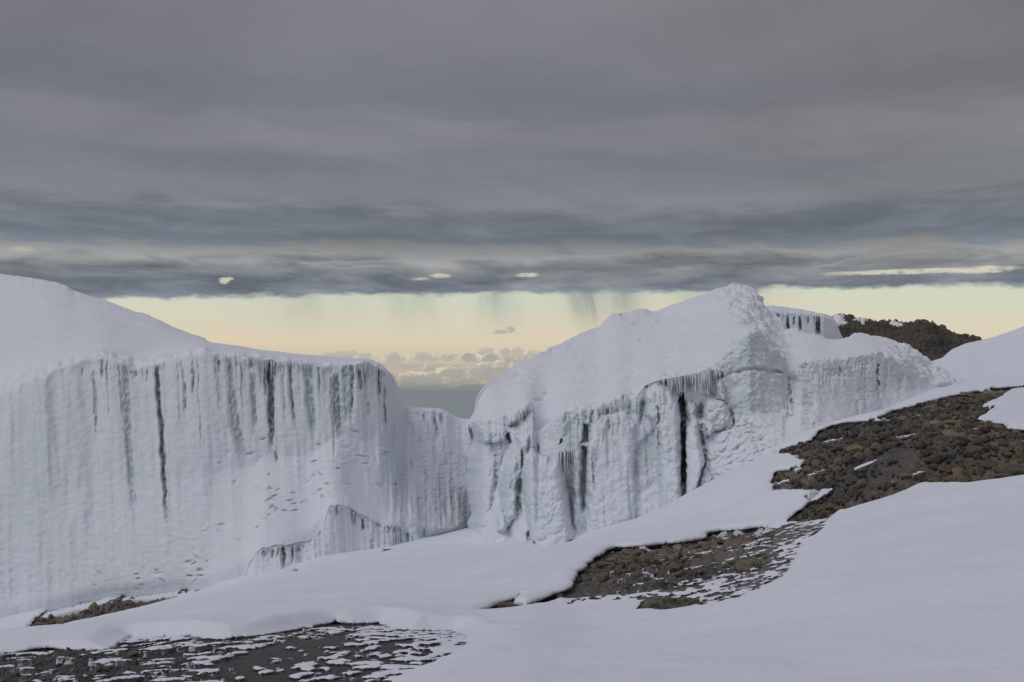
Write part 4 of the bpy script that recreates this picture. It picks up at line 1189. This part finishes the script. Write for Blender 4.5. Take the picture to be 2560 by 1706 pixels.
# ---------------- hills on the right skyline
def hills():
    xs = np.arange(2060, 2640, 2.0)
    top = curve([(2060, 800), (2087, 796), (2110, 794), (2131, 796), (2168, 794), (2193, 793), (2226, 799), (2267, 800), (2290, 800), (2303, 802), (2321, 806), (2330, 812), (2340, 819), (2358, 827), (2376, 833), (2400, 838), (2431, 842), (2449, 849), (2480, 862), (2520, 880), (2640, 930)], xs, .8)
    top = top + fbm(xs / 9, 0 * xs, 3.5, 4) * 3
    foot = np.full(len(xs), 985.0)
    D0 = np.full(len(xs), 112.0)
    m1 = top + (foot - top) * .45
    lf = Loft(xs, [(foot, D0), (m1, D0 + 9), (top, D0 + 26), (top + 14, D0 + 36), (top + 400, D0 + 60)], [70, 90, 8, 4])
    lf.finish(1.5)
    P0 = lf.P
    N0 = lf.normals(P0)
    Xm, Ym, Zm = P0[..., 0], P0[..., 1], P0[..., 2]
    d = fbm(Xm * .22, Ym * .22, Zm * .22, 3) * 1.0 + billow(Xm * 1.2, Ym * 1.2, Zm * 1.2, 4, .65) * .26
    P = P0 + N0 * d[..., None]
    me = make_mesh('hill', P.reshape(-1, 3), lf.faces(), mat=M_GROUND, smooth=False)
    link('hill', me, kind='structure', label='craggy dark brown rock hill on the skyline')
    # old snow lying on the hill top: thin lobes that follow its surface
    for i, poly in enumerate(([(2078, 808), (2086, 797), (2112, 796), (2108, 806), (2118, 812), (2096, 822), (2084, 832)], [(2132, 808), (2146, 802), (2166, 799), (2170, 803), (2160, 808)], [(2222, 797), (2240, 801), (2258, 803), (2258, 810), (2240, 810), (2230, 805)])):
        sd = poly_sd(lf.px, lf.py, poly)
        S_ = smooth1(smooth1(P, 3, 0), 3, 1) + N0 * .15
        f = lf.faces()
        keep = sd.ravel()[f].max(1) > -.5
        Q = S_ + N0 * (np.clip(sd / 3, -.4, 1) * .35)[..., None]
        v2, f2, _ = subset(Q.reshape(-1, 3), f, keep, [])
        o = link('snow_patch', make_mesh('snow_patch', v2, f2, mat=M_SNOW), kind='structure')
    # smooth snow slope rising out of the frame
    xs = np.concatenate([np.arange(2300, 2640, 2.4), np.arange(2640, 3100, 14)])
    top = curve([(2300, 960), (2318, 905), (2340, 897), (2358, 891), (2365, 884), (2383, 870), (2413, 858), (2453, 848), (2504, 833), (2560, 811), (2700, 760), (2900, 730), (3100, 740)], xs, 1.2) + fbm(xs / 30, 0 * xs, 1.5, 2) * 1.0
    foot = curve([(2300, 1030), (2427, 1010), (2560, 1005), (2700, 1000), (3100, 1000)], xs)
    D0 = curve([(2300, 60), (2400, 60), (2560, 55), (3100, 52)], xs)
    D2 = curve([(2300, 92), (2440, 98), (3100, 104)], xs)
    m1, mD = foot + (top - foot) * .45, D0 + (D2 - D0) * .45
    lf = Loft(xs, [(foot, D0), (m1, mD), (top, D2), (top + 10, D2 + 6), (top + 400, D2 + 30)], [40, 50, 6, 4])
    lf.finish(2)
    P = lf.P.copy()
    P[..., 2] += .12 * fbm(P[..., 0] * .15, P[..., 1] * .15, 1.0, 3)
    link('snow_slope', make_mesh('snow_slope', P.reshape(-1, 3), lf.faces(), mat=M_SNOW), kind='structure', label='smooth snow slope rising at the right edge')

left_glacier()
right_glacier()
back_glacier()
hills()

# ------------------------------------------------------------------ loose stones
def stone_mesh(seed, sub, mat):
    r = np.random.default_rng(seed)
    bm = bmesh.new()
    bmesh.ops.create_icosphere(bm, subdivisions=sub, radius=1)
    V = np.array([v.co[:] for v in bm.verts])
    for _ in range(11):
        n = r.normal(size=3)
        n /= np.linalg.norm(n)
        h = r.uniform(.45, .85)
        V = V - np.maximum(V @ n - h, 0)[:, None] * n
    V = V * np.array([1, r.uniform(.65, .95), r.uniform(.5, .8)])
    V = V * (1 + .10 * fbm(V[:, 0] * 1.6 + seed, V[:, 1] * 1.6, V[:, 2] * 1.6, 2))[:, None]
    Fs = np.array([[v.index for v in f.verts] for f in bm.faces])
    bm.free()
    return V, Fs, make_mesh('stone', V, Fs, mat=mat, smooth=False)
STONES = [stone_mesh(i, 2, M_ROCK) for i in range(9)]
STONES_G = [stone_mesh(20 + i, 2, M_GREY) for i in range(5)]
LOW = [stone_mesh(40 + i, 1, M_ROCK)[:2] for i in range(8)]

def scatter(zone_name, n, dlo, dhi, seed, gate=-.12):
    r = np.random.default_rng(seed)
    pl = PL[zone_name]
    lo, hi = pl.min(0), pl.max(0)
    th = r.uniform(max(lo[0], -.55), min(hi[0], .56), n * 9)
    ld = r.uniform(max(lo[1], math.log(dlo)), min(hi[1], math.log(dhi)), n * 9)
    D = np.exp(ld)
    px = th * F + CX
    s, _, rz = snow_field(px, D)
    ok = (poly_sd(th, ld, pl) > .002) & (s < -.06)
    ok &= fbm(th * D * .28, D * .28, 61.0, 3) + r.normal(size=len(th)) * .22 > (-.6 if zone_name == 'B' else gate)
    ok &= r.uniform(0, 1, len(th)) < np.clip(D * D / np.percentile(D, 95) ** 2 + .15, 0, 1)
    i = np.where(ok)[0][:n]
    return px[i], D[i], rz[i]

def put_stones(zone_name, n_big, n_small, big, small, label, group, seed, meshes, dlo=4, dhi=70, cluster=True):
    px, D, rz = scatter(zone_name, n_big + n_small, dlo, dhi, seed)
    r = np.random.default_rng(seed + 1)
    Xw = (px - CX) / F * D
    z = ground_z(px, D) + rock_relief(Xw, D, rz)
    rad = np.exp(r.normal(math.log(small), .6, len(px))).clip(0, small * 3.2)
    dens = fbm(Xw * .35, D * .35, 51.0, 2)
    order = np.argsort(-(dens + r.normal(size=len(px)) * .25) if cluster else r.uniform(size=len(px)))
    bigs = order[:n_big]
    rad[bigs] = np.clip(np.exp(r.normal(math.log(big), .35, len(bigs))), big * .5, big * 2.2)
    VV, FF, off = [], [], 0
    for k in range(len(px)):
        rr = rad[k]
        loc = Vector((Xw[k], D[k], z[k] + rr * .18))
        rot = Euler((r.normal() * .3, r.normal() * .3, r.uniform(0, 6.28)))
        if k in BIGSET.setdefault((zone_name, seed), set(bigs.tolist())):
            o = bpy.data.objects.new('stone', meshes[r.integers(len(meshes))][2])
            col.objects.link(o)
            o.location, o.rotation_euler, o.scale = loc, rot, (rr, rr, rr * .72)
            o['label'], o['category'], o['group'] = label(px[k], HY - F * z[k] / D[k], rr / D[k] * F), 'stone', group
        else:
            V, Fs = LOW[r.integers(len(LOW))]
            A = np.array(rot.to_matrix()) * rr
            VV.append(V @ A.T + np.array(loc))
            FF.append(Fs + off)
            off += len(V)
    return VV, FF
BIGSET = {}
def size_word(q):
    return 'large' if q > 16 else 'medium' if q > 9 else 'small'
def lab_right(x, y, q):
    part = 'upper end near the far snow edge' if y < 1060 else 'pointed left end beside the snow tongues' if x < 2080 else 'lower edge above the near snow' if y > 1180 else 'right part near the frame edge' if x > 2400 else 'middle'
    return f'{size_word(q)} brown stone in the right rubble bed, {part}'
def lab_mid(x, y, q):
    part = 'left end under the broken snow edge' if x < 1560 else 'top strip below the snow lip' if y < 1390 else 'right end among the melt holes' if x > 1780 else 'middle'
    return f'{size_word(q)} dark stone on the middle bare patch, {part}'
def lab_hump(x, y, q):
    return f'{size_word(q)} brown stone on the small bare hump in snow, ' + ('left half' if x < 1675 else 'right half')
def lab_strip(x, y, q):
    return f'{size_word(q)} brown stone in the rubble strip under the left wall, ' + ('wide left end' if x < 200 else 'thin right end' if x > 330 else 'middle')
def lab_grit(x, y, q):
    return f'{size_word(q)} grey stone on the near gritty ground, ' + ('left corner of the picture' if x < 260 else 'between snow scraps in the middle' if x < 520 else 'right end by the speckled snow')
rub = []
rub.append(put_stones('B', 110, 5200, .30, .10, lab_right, 'stones of the right rubble bed', 101, STONES, 20, 62))
rub.append(put_stones('A', 80, 1500, .17, .055, lab_mid, 'stones of the middle bare patch', 102, STONES, 15, 36))
rub.append(put_stones('C', 14, 120, .10, .05, lab_hump, 'stones of the small bare hump', 103, STONES, 15, 24))
rub.append(put_stones('E', 40, 500, .21, .10, lab_strip, 'stones of the left rubble strip', 104, STONES, 46, 58))
rub.append(put_stones('D', 24, 3200, .06, .018, lab_grit, 'stones of the near grit', 105, STONES_G, 9, 18))
for (VV, FF), nm, mt in zip(rub, ('wide rubble bed', 'middle bare patch', 'small hump', 'left strip', 'near grit'), (M_ROCK, M_ROCK, M_ROCK, M_ROCK, M_GREY)):
    if VV:
        link('rubble', make_mesh('rubble', np.concatenate(VV), np.concatenate(FF), mat=mt, smooth=False), kind='stuff', label='small loose stones of the ' + nm, category='rubble')

def boulder(px, py, size, label, mi, dmin=4, dmax=70, flat=1.0, mat=None):
    D = float(ground_D(np.array([px], float), np.array([py], float), dmin, dmax)[0])
    rr = size * D / F
    th = (px - CX) / F
    _, _, rz = snow_field(np.array([px], float), np.array([D]))
    z = float(ground_z(px, D)) + float(rock_relief(np.array([th * D]), np.array([D]), rz)[0])
    o = bpy.data.objects.new('boulder', STONES[mi][2])
    col.objects.link(o)
    o.location = (th * D, D, z + rr * .25)
    o.rotation_euler = (0, 0, mi * 1.3)
    o.scale = (rr, rr, rr * flat)
    o['label'], o['category'] = label, 'boulder'
boulder(2107, 1188, 13, 'rounded tan boulder, lightest in the wide rubble bed', 0)
boulder(2058, 1240, 15, 'dark brown wedge-shaped boulder beside the pointed snow tongue', 2)
boulder(2128, 1242, 18, 'broad pale grey-brown boulder near the lower edge of the rubble bed', 4)
boulder(2262, 1206, 20, 'large grey rounded boulder with a dark crack around it in the rubble bed', 5, flat=.8)
boulder(2350, 1192, 13, 'rusty orange boulder right of the large grey one', 1)
boulder(2425, 1150, 19, 'big dark boulder on the steep bank at the right side of the rubble bed', 3)
boulder(1990, 1126, 11, 'brown boulder against the snow at the foot of the lumpy ice', 6)
boulder(1698, 1447, 13, 'dark block standing in the middle bare patch', 7)
boulder(1733, 1440, 15, 'brown rounded block right of the dark block in the middle bare patch', 8)
boulder(1632, 1432, 12, 'grey pointed block below the dark bank of the middle bare patch', 2)
boulder(1715, 1517, 17, 'tan rounded boulder on the small hump in the near snow', 5, flat=.9)
boulder(1643, 1503, 8, 'dark stone at the left top of the small hump', 3)
boulder(1519, 1506, 6, 'single dark stone poking through snow left of the small hump', 0)
boulder(741, 1438, 6, 'lone dark rock on the snow under the low ice step', 1, 40, 60, flat=.6)
boulder(966, 1385, 11, 'low flat dark rock breaking the snow crest in the middle', 4, 45, 60, flat=.35)
boulder(127, 1538, 8, 'dark round boulder on top of the left rubble strip', 6, 49, 58)
